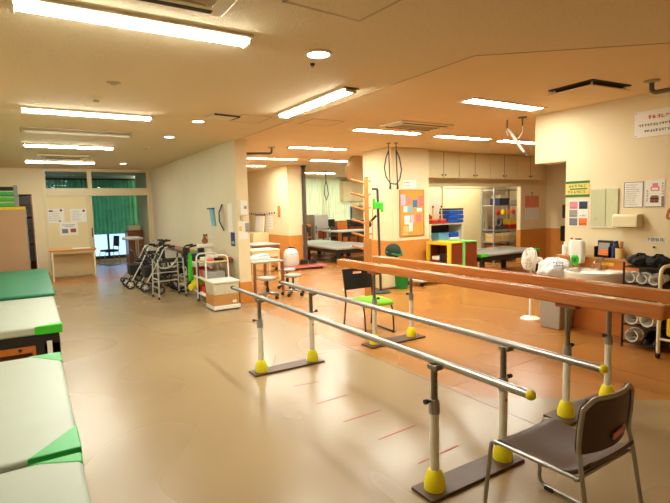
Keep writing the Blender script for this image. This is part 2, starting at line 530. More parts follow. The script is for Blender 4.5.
for (a, b) in (((2.98, 5.4), (2.99, 1.9)), ((4.7, 5.4), (4.6, 1.6)), ((3.0, 3.0), (5.3, 3.1))):
    d = Vector((b[0] - a[0], b[1] - a[1], 0))
    jl.box((a[0] + b[0]) / 2, (a[1] + b[1]) / 2, .0004, d.length, .008, .0008, (0, 0, math.atan2(d.y, d.x)))
S('trim_10', jl, M['floorjoint'])
# ------------------------------------------------------------------ ceiling fixtures
def surf_light(name, label, loc, rz=0, L=1.40, lit=True, group=None, W=.16):
    t = thing(name, label, 'ceiling light', loc, rz, group)
    h = .012
    # slim tray against the ceiling, bright prismatic diffuser below, end caps
    MB().prism([(-W / 2 - .015, .004), (W / 2 + .015, .004), (W / 2 + .015, -.018), (W / 2, -.022), (-W / 2, -.022), (-W / 2 - .015, -.018)], -L / 2, L / 2, 'yz').build('tray', M['fixture'] if lit else M['fixture_grey'], t)
    if lit:
        MB().prism([(-W / 2 + .012, -.022), (W / 2 - .012, -.022), (W / 2 - .035, -.042), (-W / 2 + .035, -.042)], -L / 2 + .02, L / 2 - .02, 'yz').build('diffuser', M['tube'], t)
    else:
        MB().tube([(-L / 2 + .05, 0, -.055), (L / 2 - .05, 0, -.055)], .016, 12).build('unlit_tube', M['white'], t)
    for s in (-1, 1):
        MB().box(s * (L / 2 - .01), 0, -.026, .02, W * .8 if lit else .09, .05 if lit else .07).build('end_cap', M['fixture'] if lit else M['fixture_grey'], t, bevel=.004)
    return t
gL = 'surface tube lights of the left row'
xl = .668
for y, lb in ((3.22, 'lit white tube light in the left row, nearest and largest in view'), (6.36, 'lit white tube light in the left row, second from the camera'),
              (9.56, 'lit white tube light in the left row, just beyond the unlit grey fixture'), (12.50, 'lit white tube light in the left row, closest to the green curtained transoms')):
    surf_light('tube_light', lb, (xl, y, C - .006), 0, 1.36, True, gL)
surf_light('unlit_tube_light', 'unlit grey tube fixture between lit tubes of the left row', (.67, 7.78, C - .006), 0, 1.4, False, None, .14)
surf_light('tube_light', 'lit tube light turned lengthwise beside the ceiling joint line', (2.74, 4.78, C - .006), 90, 1.5, True)

def rec_light(label, cx, cy, L=1.24, W=.19, group=None, tm='tube2'):
    t = thing('recessed_light', label, 'ceiling light', (cx, cy, C), 0, group)
    f = MB(); L2, W2 = L / 2, W / 2
    f.bx(-L2 - .03, L2 + .03, -W2 - .03, -W2, -.012, 0); f.bx(-L2 - .03, L2 + .03, W2, W2 + .03, -.012, 0)
    f.bx(-L2 - .03, -L2, -W2, W2, -.012, 0); f.bx(L2, L2 + .03, -W2, W2, -.012, 0)
    f.build('frame', M['fixture'], t)
    MB().prism([(-W2, -.001), (W2, -.001), (W2, -.006), (-W2, -.006)], -L2, L2, 'yz').build('diffuser', M[tm], t)
gR = 'recessed tube lights over the orange floor'
for cx, cy, lb in ((4.88, 3.95, 'recessed tube light in front of the open ceiling vent, above the wooden bars'),
                   (4.88, 6.18, 'recessed tube light beside the dark slotted air unit'),
                   (4.93, 8.45, 'recessed tube light behind the dark slotted air unit, before the middle wall'),
                   (4.93, 10.6, 'recessed tube light behind the pillar, with the bent ceiling pipe before it'),
                   (4.95, 12.5, 'farthest recessed tube light beside the middle wall top'),
                   (6.6, 6.22, 'recessed tube light above the ropes and the corkboard column'),
                   (6.6, 10.6, 'recessed tube light left of the round convex mirror'),
                   (8.2, 6.22, 'recessed tube light in front of the overhead cupboards, behind the hanging strap'),
                   (8.5, 14.6, 'recessed tube light in front of the pale window curtain'),
                   (10.4, 14.6, 'recessed tube light before the kitchen wall cupboards, behind the convex mirror'),
                   (9.3, 8.68, 'recessed tube light inside the alcove, in front of the sliding panel')):
    rec_light(lb, cx, cy, group=gR, tm='tube3' if cy == 3.95 else 'tube2')

def downlight(label, x, y, r, lit=True):
    t = thing('downlight', label, 'downlight', (x, y, C - .006), 0, 'round downlights of the corridor ceiling')
    MB().lathe([(r, 0), (r + .022, 0), (r + .022, -.008), (r, -.014)], seg=28, ring=True).build('trim_ring', M['fixture'], t)
    MB().lathe([(0, -.009), (r * .7, -.009), (r + .002, -.004)], seg=28).build('lamp_disc', M['down'], t)
downlight('round lit downlight, largest, nearest to the camera', 1.93, 3.27, .085)
downlight('round lit downlight beside the small square ceiling vent', 1.94, 6.40, .075)
downlight('round lit downlight halfway down the corridor, between two others', 1.93, 7.92, .075)
downlight('round lit downlight farthest down the corridor, near the transoms', 1.97, 12.6, .075)

def disc(name, label, cat, x, y, r, h, m, z=None):
    t = thing(name, label, cat, (x, y, C - .006 if z is None else z))
    MB().lathe([(r, .004), (r, -h * .4), (r * .6, -h), (0, -h)], seg=24).build('cover', m, t)
    MB().lathe([(r * .45, -h), (r * .45, -h - .012), (0, -h - .012)], seg=16).build('sensor', M['fixture_grey'], t)
    return t
disc('smoke_detector', 'round cream smoke detector hanging between the first two left tube lights', 'smoke detector', .65, 5.53, .06, .03, M['fixture'])
disc('ceiling_speaker', 'small flat grey ceiling disc just before the smoke detector', 'ceiling disc', .72, 4.83, .06, .008, M['fixture_grey'])
disc('sprinkler_head', 'tiny dark sprinkler head next to the largest round downlight', 'sprinkler', 2.02, 3.52, .02, .02, M['gap'])
disc('sprinkler_head', 'small pale sprinkler disc near the far corridor downlight', 'sprinkler', 1.88, 9.4, .06, .014, M['fixture'])
disc('ceiling_disc', 'small brown round ceiling plate near the hanging strap', 'ceiling disc', 7.0, 4.9, .07, .012, M['fixture_grey'], C)

def vent_small():
    t = thing('ceiling_vent', 'small square ceiling vent with a dark gap beside the second downlight', 'ceiling vent', (2.12, 6.0, C - .006), 8)
    f = MB(); f.bx(-.16, .16, -.14, .14, -.015, -.004); f.build('plate', M['fixture'], t)
    MB().bx(-.17, .17, -.152, -.138, -.02, 0).bx(.158, .174, -.15, .06, -.02, 0).build('dark_gap', M['gap'], t)
vent_small()
def access_hatch(label, x, y, sx, sy, rz, zz):
    t = thing('access_hatch', label, 'access hatch', (x, y, zz), rz)
    f = MB(); w = .02
    f.bx(-sx / 2, sx / 2, -sy / 2, -sy / 2 + w, -.004, 0); f.bx(-sx / 2, sx / 2, sy / 2 - w, sy / 2, -.004, 0)
    f.bx(-sx / 2, -sx / 2 + w, -sy / 2, sy / 2, -.004, 0); f.bx(sx / 2 - w, sx / 2, -sy / 2, sy / 2, -.004, 0)
    f.build('hatch_frame', M['fixture_grey'], t)
    MB().bx(-sx / 2 + w, sx / 2 - w, -sy / 2 + w, sy / 2 - w, -.003, 0).build('hatch_panel', M['ceil'] if zz < C else M['ceil2'], t)
access_hatch('square ceiling access hatch at the top edge, right of the big air unit', 1.58, 2.3, .56, .56, 4, C - .006)
access_hatch('square ceiling access hatch in front of the corridor pillar', 2.5, 6.0, .42, .5, 0, C - .006)
access_hatch('square ceiling access hatch beyond the lengthwise tube light', 3.5, 5.9, .5, .45, 0, C)

def aircon(label, cx, cy, sx, sy, zz, dark_front=True):
    t = thing('ceiling_air_unit', label, 'air conditioner', (cx, cy, zz))
    MB().bx(-sx / 2, sx / 2, -sy / 2, sy / 2, -.03, 0).build('casing', M['fixture'], t, bevel=.008)
    MB().bx(-sx / 2 + .1, sx / 2 - .1, -sy / 2 + .12, sy / 2 - .12, -.036, -.03).build('intake_panel', M['fixture'] if not dark_front else M['fixture_grey'], t, bevel=.003)
    g = MB()
    for k in range(9):
        yy = -sy / 2 + .15 + k * (sy - .3) / 8
        g.bx(-sx / 2 + .14, sx / 2 - .14, yy - .004, yy + .004, -.04, -.036)
    g.build('intake_slats', M['fixture_grey'], t)
    MB().bx(-sx / 2 + .08, sx / 2 - .08, -sy / 2 + .035, -sy / 2 + .075, -.034, -.029).build('air_slot', M['gap'], t)
    MB().bx(-sx / 2 + .08, sx / 2 - .08, sy / 2 - .075, sy / 2 - .035, -.034, -.029).build('air_slot', M['gap'], t)
    return t
aircon('large ceiling air unit cut by the top edge, before the nearest tube light', .55, 2.42, .98, .9, C - .006)
aircon('ceiling air unit between the two farthest lit left tubes', .65, 11.4, .9, .6, C - .006, False)
aircon('ceiling air unit with dark slot beside the joint line, above the wooden bars', 4.9, 5.52, 1.0, .5, C, False)

t = thing('open_vent_panel', 'square drop panel ceiling vent with wide black gaps beside the sink wall', 'ceiling vent', (5.0, 2.98, C), -4)
MB().bx(-.31, .31, -.25, .25, -.012, 0).build('back_plate', M['gap'], t)
MB().bx(-.28, .34, -.22, .28, -.05, -.038).build('drop_panel', M['ceil2'], t, bevel=.003)
for sx, sy in ((-.25, -.2), (.28, -.2), (-.25, .22), (.28, .22)):
    MB().cyl((sx, sy, -.042), (sx, sy, -.01), .01, seg=8).build('hanger', M['white'], t)

def pipe_rail(label, pts, flange):
    t = thing('ceiling_pipe', label, 'pipe', flange)
    MB().lathe([(.07, 0), (.07, -.012), (.03, -.022), (0, -.022)], seg=18).build('flange', M['fixture_grey'], t)
    MB().tube([(p[0] - flange[0], p[1] - flange[1], p[2] - flange[2]) for p in pts], .022, 10, fil=.12).build('pipe', M['steel_dark'], t)
pipe_rail('bent grey ceiling pipe with flange above the wall notice at right', [(5.3, 2.52, C - .01), (5.3, 2.52, C - .12), (5.36, 1.2, C - .12)], (5.3, 2.52, C))
pipe_rail('bent grey ceiling pipe emerging from behind the corridor pillar', [(4.0, 8.62, C - .01), (4.0, 8.62, C - .12), (2.9 + .3, 8.9, C - .12)], (4.0, 8.62, C))

# rope loop over two ceiling hooks
t = thing('pulley_rope', 'dark looped pulley cord hanging from two ceiling hooks before the column', 'rope', (5.85, 7.28, C), -32)
for hx in (-.07, .07):
    MB().lathe([(.04, .004), (.04, -.01), (0, -.012)], (hx, 0, 0), 14).cyl((hx, 0, 0), (hx, 0, -.14), .008, seg=8).build('ceiling_hook', M['steel_dark'], t)
    MB().tube([(hx, 0, -.14), (hx + .01, .01, -.5), (hx + .02, .01, -.74)], .011, 8).build('cord', M['cordblack'], t)
    MB().cyl((hx + .02, .01, -.74), (hx + .02, .01, -.86), .012, .022, 10).build('clip', M['black'], t)
MB().tube([(-.07, -.01, -.14), (-.12, -.01, -.26), (-.155, -.012, -.45), (-.13, -.012, -.62), (-.05, -.014, -.75), (.06, -.014, -.77), (.13, -.012, -.68), (.165, -.01, -.5), (.13, -.01, -.28), (.07, -.01, -.14)], .012, 8).build('cord', M['cordblack'], t)

t = thing('hanging_strap', 'white slanting strap hanging from a ceiling hook near the sink wall', 'strap', (5.84, 4.42, C), 0)
MB().lathe([(.06, 0), (.06, -.012), (0, -.014)], seg=14).cyl((0, 0, 0), (0, 0, -.12), .009, seg=8).build('ceiling_hook', M['steel_dark'], t)
MB().tube([(-.02, .24, -.0), (-.02, .24, -.12)], .009, 8).build('ceiling_hook', M['steel_dark'], t)
MB().tube([(0, 0, -.12), (.0, .0, -.2), (.0, .05, -.27), (-.01, .12, -.29)], .005, 6).build('cord', M['white'], t)
MB().tube([(-.02, .22, -.14), (-.02, .15, -.22), (.0, .05, -.38), (.02, -.02, -.48)], [.018, .022, .02, .016], 10).tube([(-.02, .22, -.22), (-.03, .25, -.16), (-.02, .22, -.12)], .008, 6).build('strap', M['white'], t)
MB().tube([(.02, -.02, -.47), (.03, -.05, -.53)], .017, 8).build('buckle', M['darkgrey'], t)

# convex mirror
t = thing('convex_mirror', 'round convex mirror hung high behind the corkboard column edge', 'mirror', (6.62, 9.55, 2.48), 0)
Mx = Matrix.Rotation(R(90), 3, 'X')
MB().lathe([(.33, -.02), (.325, .02), (.28, .06), (.2, .095), (.1, .115), (0, .12)], seg=32, M=Matrix.Rotation(R(18), 3, 'X') @ Mx).build('mirror_dome', M['mirrorwarm'], t)
MB().lathe([(.335, -.03), (.345, -.01), (.345, .02), (.33, .025)], seg=32, ring=True, M=Matrix.Rotation(R(18), 3, 'X') @ Mx).build('rim', M['fixture_grey'], t)
MB().tube([(0, .04, .0), (0, .06, .28)], .012, 8).build('hanger_rod', M['steel_dark'], t)
# ------------------------------------------------------------------ parallel bars
def bar_post(t, x, y, ztop, zcol, knob_side, wood=False):
    p = MB().cyl((x, y, .1), (x, y, zcol), .026, .026, 20).build('post', M['post'], t)
    MB().lathe([(.060, .018), (.060, .05), (.053, .082), (.041, .118), (.033, .13), (.0, .13)], (x, y, 0), 24).build('foot_cover', M['yellow'], p)
    MB().lathe([(.0, -.005), (.031, -.005), (.031, .05), (.027, .062), (.027, .075), (0, .075)], (x, y, zcol), 20).build('collar', M['grey'], p)
    MB().cyl((x, y, zcol + .06), (x, y, ztop), .019, seg=16).build('inner_tube', M['steel'], p)
    k = MB().cyl((x + .02 * knob_side, y, zcol + .066), (x + .055 * knob_side, y, zcol + .07), .006, seg=8)
    k.cyl((x + .05 * knob_side, y, zcol + .072), (x + .07 * knob_side, y, zcol + .072), .014, seg=10)
    k.build('lock_knob', M['black'], p)
    h = MB()
    for j in range(4): h.cyl((x, y - .0205, zcol + .11 + j * .035), (x, y - .018, zcol + .11 + j * .035), .004, seg=8)
    h.build('pin_holes', M['black'], p)
    if knob_side > 0:
        MB().box(x, y - .0262, zcol - .06, .02, .002, .022).build('sticker', M['orange'] , p)
    return p
t = thing('parallel_bars', 'low parallel bars with shiny steel rails on two brown base plates', 'parallel bars', (2.1, 3.1, 0))
ox, oy = 2.1, 3.1
x1, x2, yn, yfar = 1.815 - ox, 2.385 - ox, 1.925 - oy, 4.33 - oy
for yy in (yn, yfar):
    MB().bx(x1 - .10, x2 + .10, yy - .085, yy + .085, 0, .02).build('base_plate', M['plate'], t, bevel=.004)
    bar_post(t, x1, yy, .73, .46, -1); bar_post(t, x2, yy, .73, .46, 1)
for xx in (x1 + .03, x2 + .045):
    r = MB().tube([(xx, 1.345 - oy, .738), (xx - .0, 5.12 - oy, .738)], .021, 18).build('rail', M['chrome'], t)
    MB().ball((xx, 1.34 - oy, .738), .024, .024, .024).build('end_cap', M['yellow'], r)
    MB().cyl((xx, 5.10 - oy, .738), (xx, 5.14 - oy, .738), .024, .02, 16).build('end_cap', M['black'], r)
    for yy in (yn, yfar):
        MB().box(xx - .02, yy, .715, .06, .07, .03).build('saddle', M['steel'], r, bevel=.006)

t = thing('parallel_bars', 'tall parallel bars with broad varnished wooden rails and yellow feet', 'parallel bars', (3.52, 3.25, 0))
ox, oy = 3.52, 3.25
x1, x2, yn, yfar = 3.265 - ox, 3.815 - ox, 2.07 - oy, 4.43 - oy
for yy in (yn, yfar):
    MB().bx(x1 - .12, x2 + .13, yy - .105, yy + .105, 0, .02).build('base_plate', M['plate'], t, bevel=.004)
    bar_post(t, x1, yy, .84, .47, 1); bar_post(t, x2, yy, .84, .47, -1)
for xx in (x1, x2):
    r = MB().bx(xx - .05, xx + .05, 1.42 - oy, 5.14 - oy, .857, .947).build('rail', M['woodrail'], t, bevel=.012, bseg=3)
    for yy in (yn, yfar):
        MB().box(xx, yy, .843, .07, .16, .03).build('mount_block', M['wood_brown'], r, bevel=.005)
# ------------------------------------------------------------------ front chair
t = thing('stacking_chair', 'brown vinyl stacking chair with chrome frame, in the right foreground', 'chair', (2.12, 1.37, 0), 1)
def seat_fn(u, v):
    x = (u - .5) * .43
    y = .22 - v * .47
    z = .425 - .018 * math.sin(PI * v) + .012 * (abs(u - .5) * 2) ** 2 - (.03 * max(0, (.1 - v) / .1) ** 2)
    if v > .75: # rounded rear corners
        k = (v - .75) / .25
        x *= 1 - .13 * k * k
        z += .055 * k * k
    return (x, y, z)
MB().sheet(seat_fn, 16, 22, .026, (0, 0, -1)).build('seat', M['brownvinyl'], t, bevel=.006)
def back_fn(u, v):
    s = (u - .5) * 2
    w = .205 - .035 * max(0, (v - .7) / .3) ** 2 - .02 * max(0, (.25 - v) / .25) ** 2
    return (s * w, -.205 - .04 * (1 - s * s) - .02 * v, .505 + .25 * v)
bk = MB().sheet(back_fn, 18, 12, .02, (0, 1, 0)).build('backrest', M['brownvinyl'], t, bevel=.005)
def bp(s, v, off=-.004):
    p = back_fn(s / 2 + .5, v); return (p[0] + .006 * s, p[1] + off, p[2])
# chrome frame: continuous tubes, one per side, and a top rim
for s in (-1, 1):
    pts = [(s * .225, -.30, .014), (s * .212, -.225, .47)] + [bp(s, v) for v in (.1, .35, .6, .85)]
    MB().tube(pts, .0105, 10, fil=.05).build('leg', M['chrome'], t)
    pts = [(s * .225, -.30, .014), (s * .23, .27, .014), (s * .218, .235, .405), (s * .217, .18, .408), (s * .213, -.222, .412)]
    MB().tube(pts, .0105, 10, fil=.055).build('leg', M['chrome'], t)
    for yy in (-.24, .2):
        MB().box(s * .226, yy, .010, .03, .05, .02).build('glide', M['rubber'], t, bevel=.004)
rim = [bp(-1, .85)] + [bp(s * .98, 1.01) for s in (-.85, -.6, -.3, 0, .3, .6, .85)] + [bp(1, .85)]
MB().tube(rim, .0105, 10, fil=.03).build('back_rim', M['chrome'], t)
MB().tube([(-.21, .18, .398), (.21, .18, .398)], .009, 8).build('cross_bar', M['chrome'], t)
MB().tube([(-.21, -.2, .398), (.21, -.2, .398)], .009, 8).build('cross_bar', M['chrome'], t)
MB().box(.045, -.251, .565, .12, .012, .032, (R(4), R(-5), R(5))).build('back_slot', M['chrome'], bk, bevel=.008)
MB().box(.03, -.259, .570, .10, .008, .024, (R(4), R(-5), R(5))).build('tag', M['pink'], bk, bevel=.003)
bk.children[-1]['label'] = 'pink paper tag in the handle slot'

# ------------------------------------------------------------------ green chair
t = thing('side_chair', 'black framed chair with a lime green seat between the wooden bars', 'chair', (3.60, 5.02, 0), -93)
def gseat(u, v):
    x = -.17 + u * .42; y = (v - .5) * .45
    z = .415 + .02 * math.sin(PI * u) * math.sin(PI * v) - .03 * max(0, (u - .8) / .2) ** 2
    return (x, y, z)
MB().sheet(gseat, 14, 12, .035, (0, 0, -1)).build('seat', M['lime'], t, bevel=.012)
b = MB()
w, zb, zt = .215, .52, .785
def bx_(y0, y1, z0, z1):
    b.add([(-.215 - .06 * ((z - zb) / (zt - zb)) + dx, y, z) for dx in (0, .018) for (y, z) in ((y0, z0), (y1, z0), (y1, z1), (y0, z1))],
          [(0, 1, 2, 3), (7, 6, 5, 4), (0, 4, 5, 1), (1, 5, 6, 2), (2, 6, 7, 3), (3, 7, 4, 0)])
bx_(-w, w, zb, .715); bx_(-w, -.07, .715, .745); bx_(.07, w, .715, .745); bx_(-w, w, .745, zt)
b.build('backrest', M['black'], t)
for s in (-1, 1):
    MB().tube([(-.285, s * .2, .78), (-.215, s * .205, .5), (-.20, s * .205, .42), (-.26, s * .215, .012)], .0115, 8, fil=.05).build('leg', M['black'], t)
    MB().tube([(-.19, s * .2, .395), (.2, s * .2, .39), (.245, s * .21, .30), (.27, s * .21, .014), (-.2, s * .21, .014)], .0105, 8, fil=.05).build('leg', M['black'], t)
    MB().box(.25, s * .21, .008, .05, .026, .016).build('glide', M['rubber'], t)
MB().tube([(.1, -.2, .39), (.1, .2, .39)], .01, 8).build('cross_bar', M['black'], t)
# ------------------------------------------------------------------ treatment beds along the left wall
def bed(name, label, x1, y0, y1, ztop, W, vin, corner, legm, corners=((1, 0), (1, 1)), th=.07, group=None, box=False, cl=.8, cx=.85):
    t = thing(name, label, 'treatment bed', (x1 - W / 2, (y0 + y1) / 2, 0), 0, group)
    L = y1 - y0; hx, hy = W / 2, L / 2
    MB().bx(-hx, hx, -hy, hy, ztop - th, ztop).build('mattress', vin, t, bevel=.022, bseg=4)
    if corner:
        for sx, sy in corners:
            sxx = 1 if sx else -1; syy = 1 if sy else -1
            a = .26
            p = MB()
            e = .0025
            X, Y = sxx * (hx + e), syy * (hy + e)
            tri = [(X, Y), (X - sxx * a * cx, Y), (X - sxx * .012, Y - syy * a * cl), (X, Y - syy * a * cl)]
            p.prism(tri, ztop - th - e, ztop + e, 'xy')
            p.build('corner_guard', corner, t, bevel=.018, bseg=3)
    if box:
        f = MB()
        f.bx(hx - .24, hx - .03, -hy + .02, -hy + .06, .0, ztop - th - .10)
        f.bx(-hx + .02, hx - .03, -hy + .02, -hy + .06, ztop - th - .10, ztop - th)
        f.bx(-hx + .02, hx - .03, hy - .06, hy - .02, ztop - th - .10, ztop - th)
        f.bx(hx - .07, hx - .03, -hy + .06, hy - .06, ztop - th - .10, ztop - th)
        f.bx(-hx + .02, -hx + .06, -hy + .06, hy - .06, ztop - th - .10, ztop - th)
        f.build('frame', M['black'], t, bevel=.004)
        for sx in (-hx + .06, hx - .10):
            for sy in (-hy + .04, hy - .06):
                MB().bx(sx - .07 if sx > 0 else sx - .04, sx + .07, sy - .02, sy + .03, 0, ztop - th - .1).build('leg', M['black'], t, bevel=.004)
        MB().box(hx - .12, -hy + .017, ztop - th - .14, .045, .004, .13).build('tag', M['paper'], t)
    else:
        f = MB()
        f.bx(-hx + .04, hx - .04, -hy + .04, -hy + .08, ztop - th - .07, ztop - th); f.bx(-hx + .04, hx - .04, hy - .08, hy - .04, ztop - th - .07, ztop - th)
        f.bx(-hx + .04, -hx + .08, -hy + .04, hy - .04, ztop - th - .07, ztop - th); f.bx(hx - .08, hx - .04, -hy + .04, hy - .04, ztop - th - .07, ztop - th)
        f.build('frame', legm, t, bevel=.004)
        for sx in (-hx + .08, hx - .08):
            for sy in (-hy + .08, hy - .08):
                MB().cyl((sx, sy, 0), (sx, sy, ztop - th - .05), .024, seg=14).build('leg', legm, t)
    return t
bed('treatment_bed', 'pale vinyl treatment bed nearest the camera, green at its far corner', .125, .55, 2.47, .5, .80, M['vinyl'], M['vinylgreen'], M['white'], ((1, 1),), cl=.4)
bed('treatment_bed', 'pale vinyl treatment bed, second from camera, green on both ends', .13, 2.53, 4.40, .5, .80, M['vinyl'], M['vinylmint'], M['white'], ((1, 0), (1, 1)), cl=1.05)
bed('treatment_bed', 'pale vinyl treatment bed on a black frame with orange box underneath', .2, 5.55, 7.52, .5, .95, M['vinyl'], M['limeplastic'], M['black'], ((1, 0),), .085, None, True, .4, .95)
bed('mat_bed', 'teal green vinyl mat bed before the pink partition cabinet', .23, 7.85, 11.45, .5, 1.2, M['vinylteal'], None, M['wood'], (), .05)
t = thing('wooden_box', 'open orange wooden box stored under the black framed bed', 'box', (-.29, 5.775, 0))
f = MB(); f.bx(-.36, .30, -.2, .2, .245, .31); f.bx(-.36, -.28, -.2, .2, 0, .245); f.bx(.22, .30, -.2, .2, 0, .245)
f.build('box_frame', M['wood_orange'], t, bevel=.004)
MB().bx(-.28, .22, .17, .2, 0, .245).build('back_panel', M['wood_brown'], t)
MB().cyl((.12, -.202, .278), (.12, -.198, .278), .018, seg=14).build('hole', M['gap'], t)

# ------------------------------------------------------------------ pink cabinet with green trays on top
t = thing('storage_cabinet', 'tall cabinet with plain pinkish tan side and yellow top edge', 'cabinet', (-.62, 12.0, 0))
MB().bx(-.55, .545, -.28, .3, 0, 1.70).build('body', M['pinkboard'], t, bevel=.006)
MB().bx(-.56, .555, -.29, .31, 1.70, 1.76).build('top_edge', M['yellowtrim'], t, bevel=.004)
MB().bx(.545, .565, -.27, .3, 0, 1.70).build('side_edge', M['grey'], t)
gS = 'green trays stacked on the pink cabinet'
zz = 1.76
for i, (h, m, lb) in enumerate(((.11, 'vinylgreen', 'lowest'), (.11, 'limeplastic', 'second from the bottom'), (.11, 'vinylgreen', 'third from the bottom'), (.10, 'darkgreen', 'topmost'))):
    w = thing('tray', 'flat green tray on the pink cabinet, %s of its stack' % lb, 'tray', (-.64, 11.95, zz), 0, gS)
    MB().bx(-.5, .40, -.2, .22, .005, h - .03).build('tray_body', M[m], w, bevel=.015)
    MB().bx(.40, .47, -.21, .23, .0, h).build('end_panel', M['grey'], w, bevel=.004)
    zz += h
t = thing('bookcase', 'narrow dark open bookcase standing behind the pink cabinet', 'bookcase', (-.05, 13.3, 0))
b = MB(); b.bx(-.2, -.18, -.3, .3, 0, 2.05); b.bx(.10, .12, -.3, .3, 0, 2.05); b.bx(-.18, .10, .28, .3, 0, 2.05)
b.build('carcass', M['wood_brown'], t)
for k, z in enumerate((.05, .55, .95, 1.25, 1.55, 1.8, 2.03)):
    MB().bx(-.18, .10, -.3, .28, z, z + .02).build('shelf', M['gap'], t)
for (a, z, h) in ((-.16, 1.27, .24), (-.12, 1.57, .2), (-.16, .97, .24), (-.14, 1.82, .18), (0, .57, .33)):
    bk = MB().bx(-.17, .095, -.29, .2, z, z + h).build('binder_row', M['black'], t, bevel=.004)
MB().bx(.12, .135, -.3, .3, .1, .95).build('lower_panel', M['white'], t)

# ------------------------------------------------------------------ wood topped table below the notices
t = thing('side_table', 'narrow wood topped table with cream legs below the wall notices', 'table', (.83, 13.45, 0))
MB().bx(-.5, .5, -.28, .28, .70, .74).build('tabletop', M['wood'], t, bevel=.004)
MB().bx(-.46, .46, -.25, -.22, .64, .70).bx(-.46, .46, .22, .25, .64, .70).build('apron', M['cream'], t)
MB().bx(-.46, .46, .215, .23, .05, .64).build('back_panel', M['panel_cream'], t)
for sx in (-.45, .45):
    for sy in (-.24, .24):
        MB().cyl((sx, sy, 0), (sx, sy, .70), .02, .026, 12).build('leg', M['cream'], t)
MB().bx(.0, .38, -.2, .1, .741, .752).build('paper_stack', M['paper'], t)
t.children[-1].name = 'desk_mat'

# ------------------------------------------------------------------ notices on the cream partition
def notice(label, loc, w, h, rz, lines, pics=(), m=None, group=None, title=None, seed=0, margin=.1, lm='inkgrey'):
    t = thing('notice', label, 'notice', loc, rz, group)
    MB().bx(-w / 2, w / 2, -.003, 0, -h / 2, h / 2).build('sheet', m or M['paper'], t)
    g = MB(); rnd = random.Random(seed)
    for i in range(lines):
        z = h / 2 - h * margin - (i + .5) * (h * (1 - 2 * margin) / lines)
        ch = h * (1 - 2 * margin) / lines * .5
        n = int(w * .84 / (ch * 1.1)); n = max(3, int(n * rnd.uniform(.6, 1)))
        glyphs(g, -w * .42, z - ch / 2, n, ch, -.003, seed=seed * 31 + i)
    if lines: g.build('print', M[lm], t)
    for (px, pz, pw, ph, pm) in pics:
        MB().bx(px - pw / 2, px + pw / 2, -.0042, -.003, pz - ph / 2, pz + ph / 2).build('picture', M[pm], t)
    return t
yn_ = 14.515
notice('left white notice with printed lines on the cream sliding partition', (.575, yn_, 1.54), .38, .36, 0, 5, ((-.11, .13, .09, .035, 'ink'), (.12, .14, .05, .05, 'navy'), (.08, -.14, .05, .03, 'inkgrey')), seed=3)
notice('right white notice with printed lines on the cream sliding partition', (1.09, yn_, 1.54), .38, .34, 0, 6, ((.13, .12, .05, .05, 'ink'),), seed=4)
notice('lower white notice with two small photos on the cream sliding partition', (.845, yn_, 1.2), .42, .34, 0, 0, ((-.09, -.06, .14, .11, 'inkgrey'), (.1, -.05, .13, .1, 'wood_brown'), (-.0, .1, .3, .012, 'inkgrey'), (.02, .06, .22, .012, 'inkgrey')), seed=5)

# ------------------------------------------------------------------ room beyond: curtain panels, chair, cabinet
def curtain(name, label, x0, x1, y, z0, z1, folds, m, amp=.035, group=None):
    def fn(u, v):
        a = amp * (.7 + .5 * v)
        return (x0 + (x1 - x0) * u + .01 * math.sin(folds * 4 * PI * u + 2), y + a * math.sin(folds * 2 * PI * u) + .3 * a * math.sin(folds * 5.1 * PI * u), z1 + (z0 - z1) * v)
    o = MB().sheet(fn, folds * 10, 6, .003).build(name, m, sharp=80)
    return tag(o, label, 'curtain', group)
gC = 'green curtains of the room beyond'
curtain('curtain', 'green pleated curtain seen through the left transom pane', .2, .62, 17.1, .92, 2.62, 4, M['curtgreen'], group=gC)
curtain('curtain', 'green pleated curtain behind the cream partition, between two transom gaps', .68, 1.6, 17.1, .92, 2.62, 8, M['curtgreen'], group=gC)
curtain('curtain', 'green pleated curtain filling the open doorway of the far room', 1.66, 3.05, 17.1, .90, 2.62, 12, M['curtgreen'], group=gC)
o = MB().bx(-.2, 3.1, 17.06, 17.14, 2.62, 2.67).build('curtain_rail', M['alum']); tag(o, 'dark curtain rail above the green curtains in the far room', 'curtain rail')
t = thing('office_chair', 'black chair with steel legs seen through the far doorway', 'chair', (1.98, 16.2, 0), 15)
MB().bx(-.2, .2, -.2, .2, .42, .47).build('seat', M['blackfab'], t, bevel=.02)
MB().sheet(lambda u, v: (.2 + .03 * v, (u - .5) * .38, .56 + .32 * v), 4, 4, .03, (1, 0, 0)).build('backrest', M['blackfab'], t, bevel=.01)
for s in (-1, 1):
    MB().tube([(.24, s * .19, .7), (.2, s * .19, .42), (.24, s * .2, .01)], .011, 8).build('leg', M['chrome'], t)
    MB().tube([(.18, s * .19, .41), (-.2, s * .19, .41), (-.24, s * .2, .01), (.2, s * .2, .01)], .011, 8, fil=.04).build('leg', M['chrome'], t)
t = thing('wooden_cabinet', 'brown wooden cabinet beyond the doorway, behind the walkers', 'cabinet', (2.73, 16.3, 0))
MB().bx(-.22, .22, -.3, .3, 0, 1.02).build('body', M['wood_brown'], t, bevel=.005)
MB().bx(-.2, .2, -.312, -.3, .05, .5).build('door', M['wood_brown'], t); MB().bx(-.2, .2, -.312, -.3, .52, .98).build('door', M['wood_brown'], t)
tag(MB().bx(2.56, 2.9, 16.1, 16.4, 1.02, 1.18).build('document_tray', M['cream'], None, bevel=.01), 'cream tray lying on the brown cabinet beyond the doorway', 'tray')
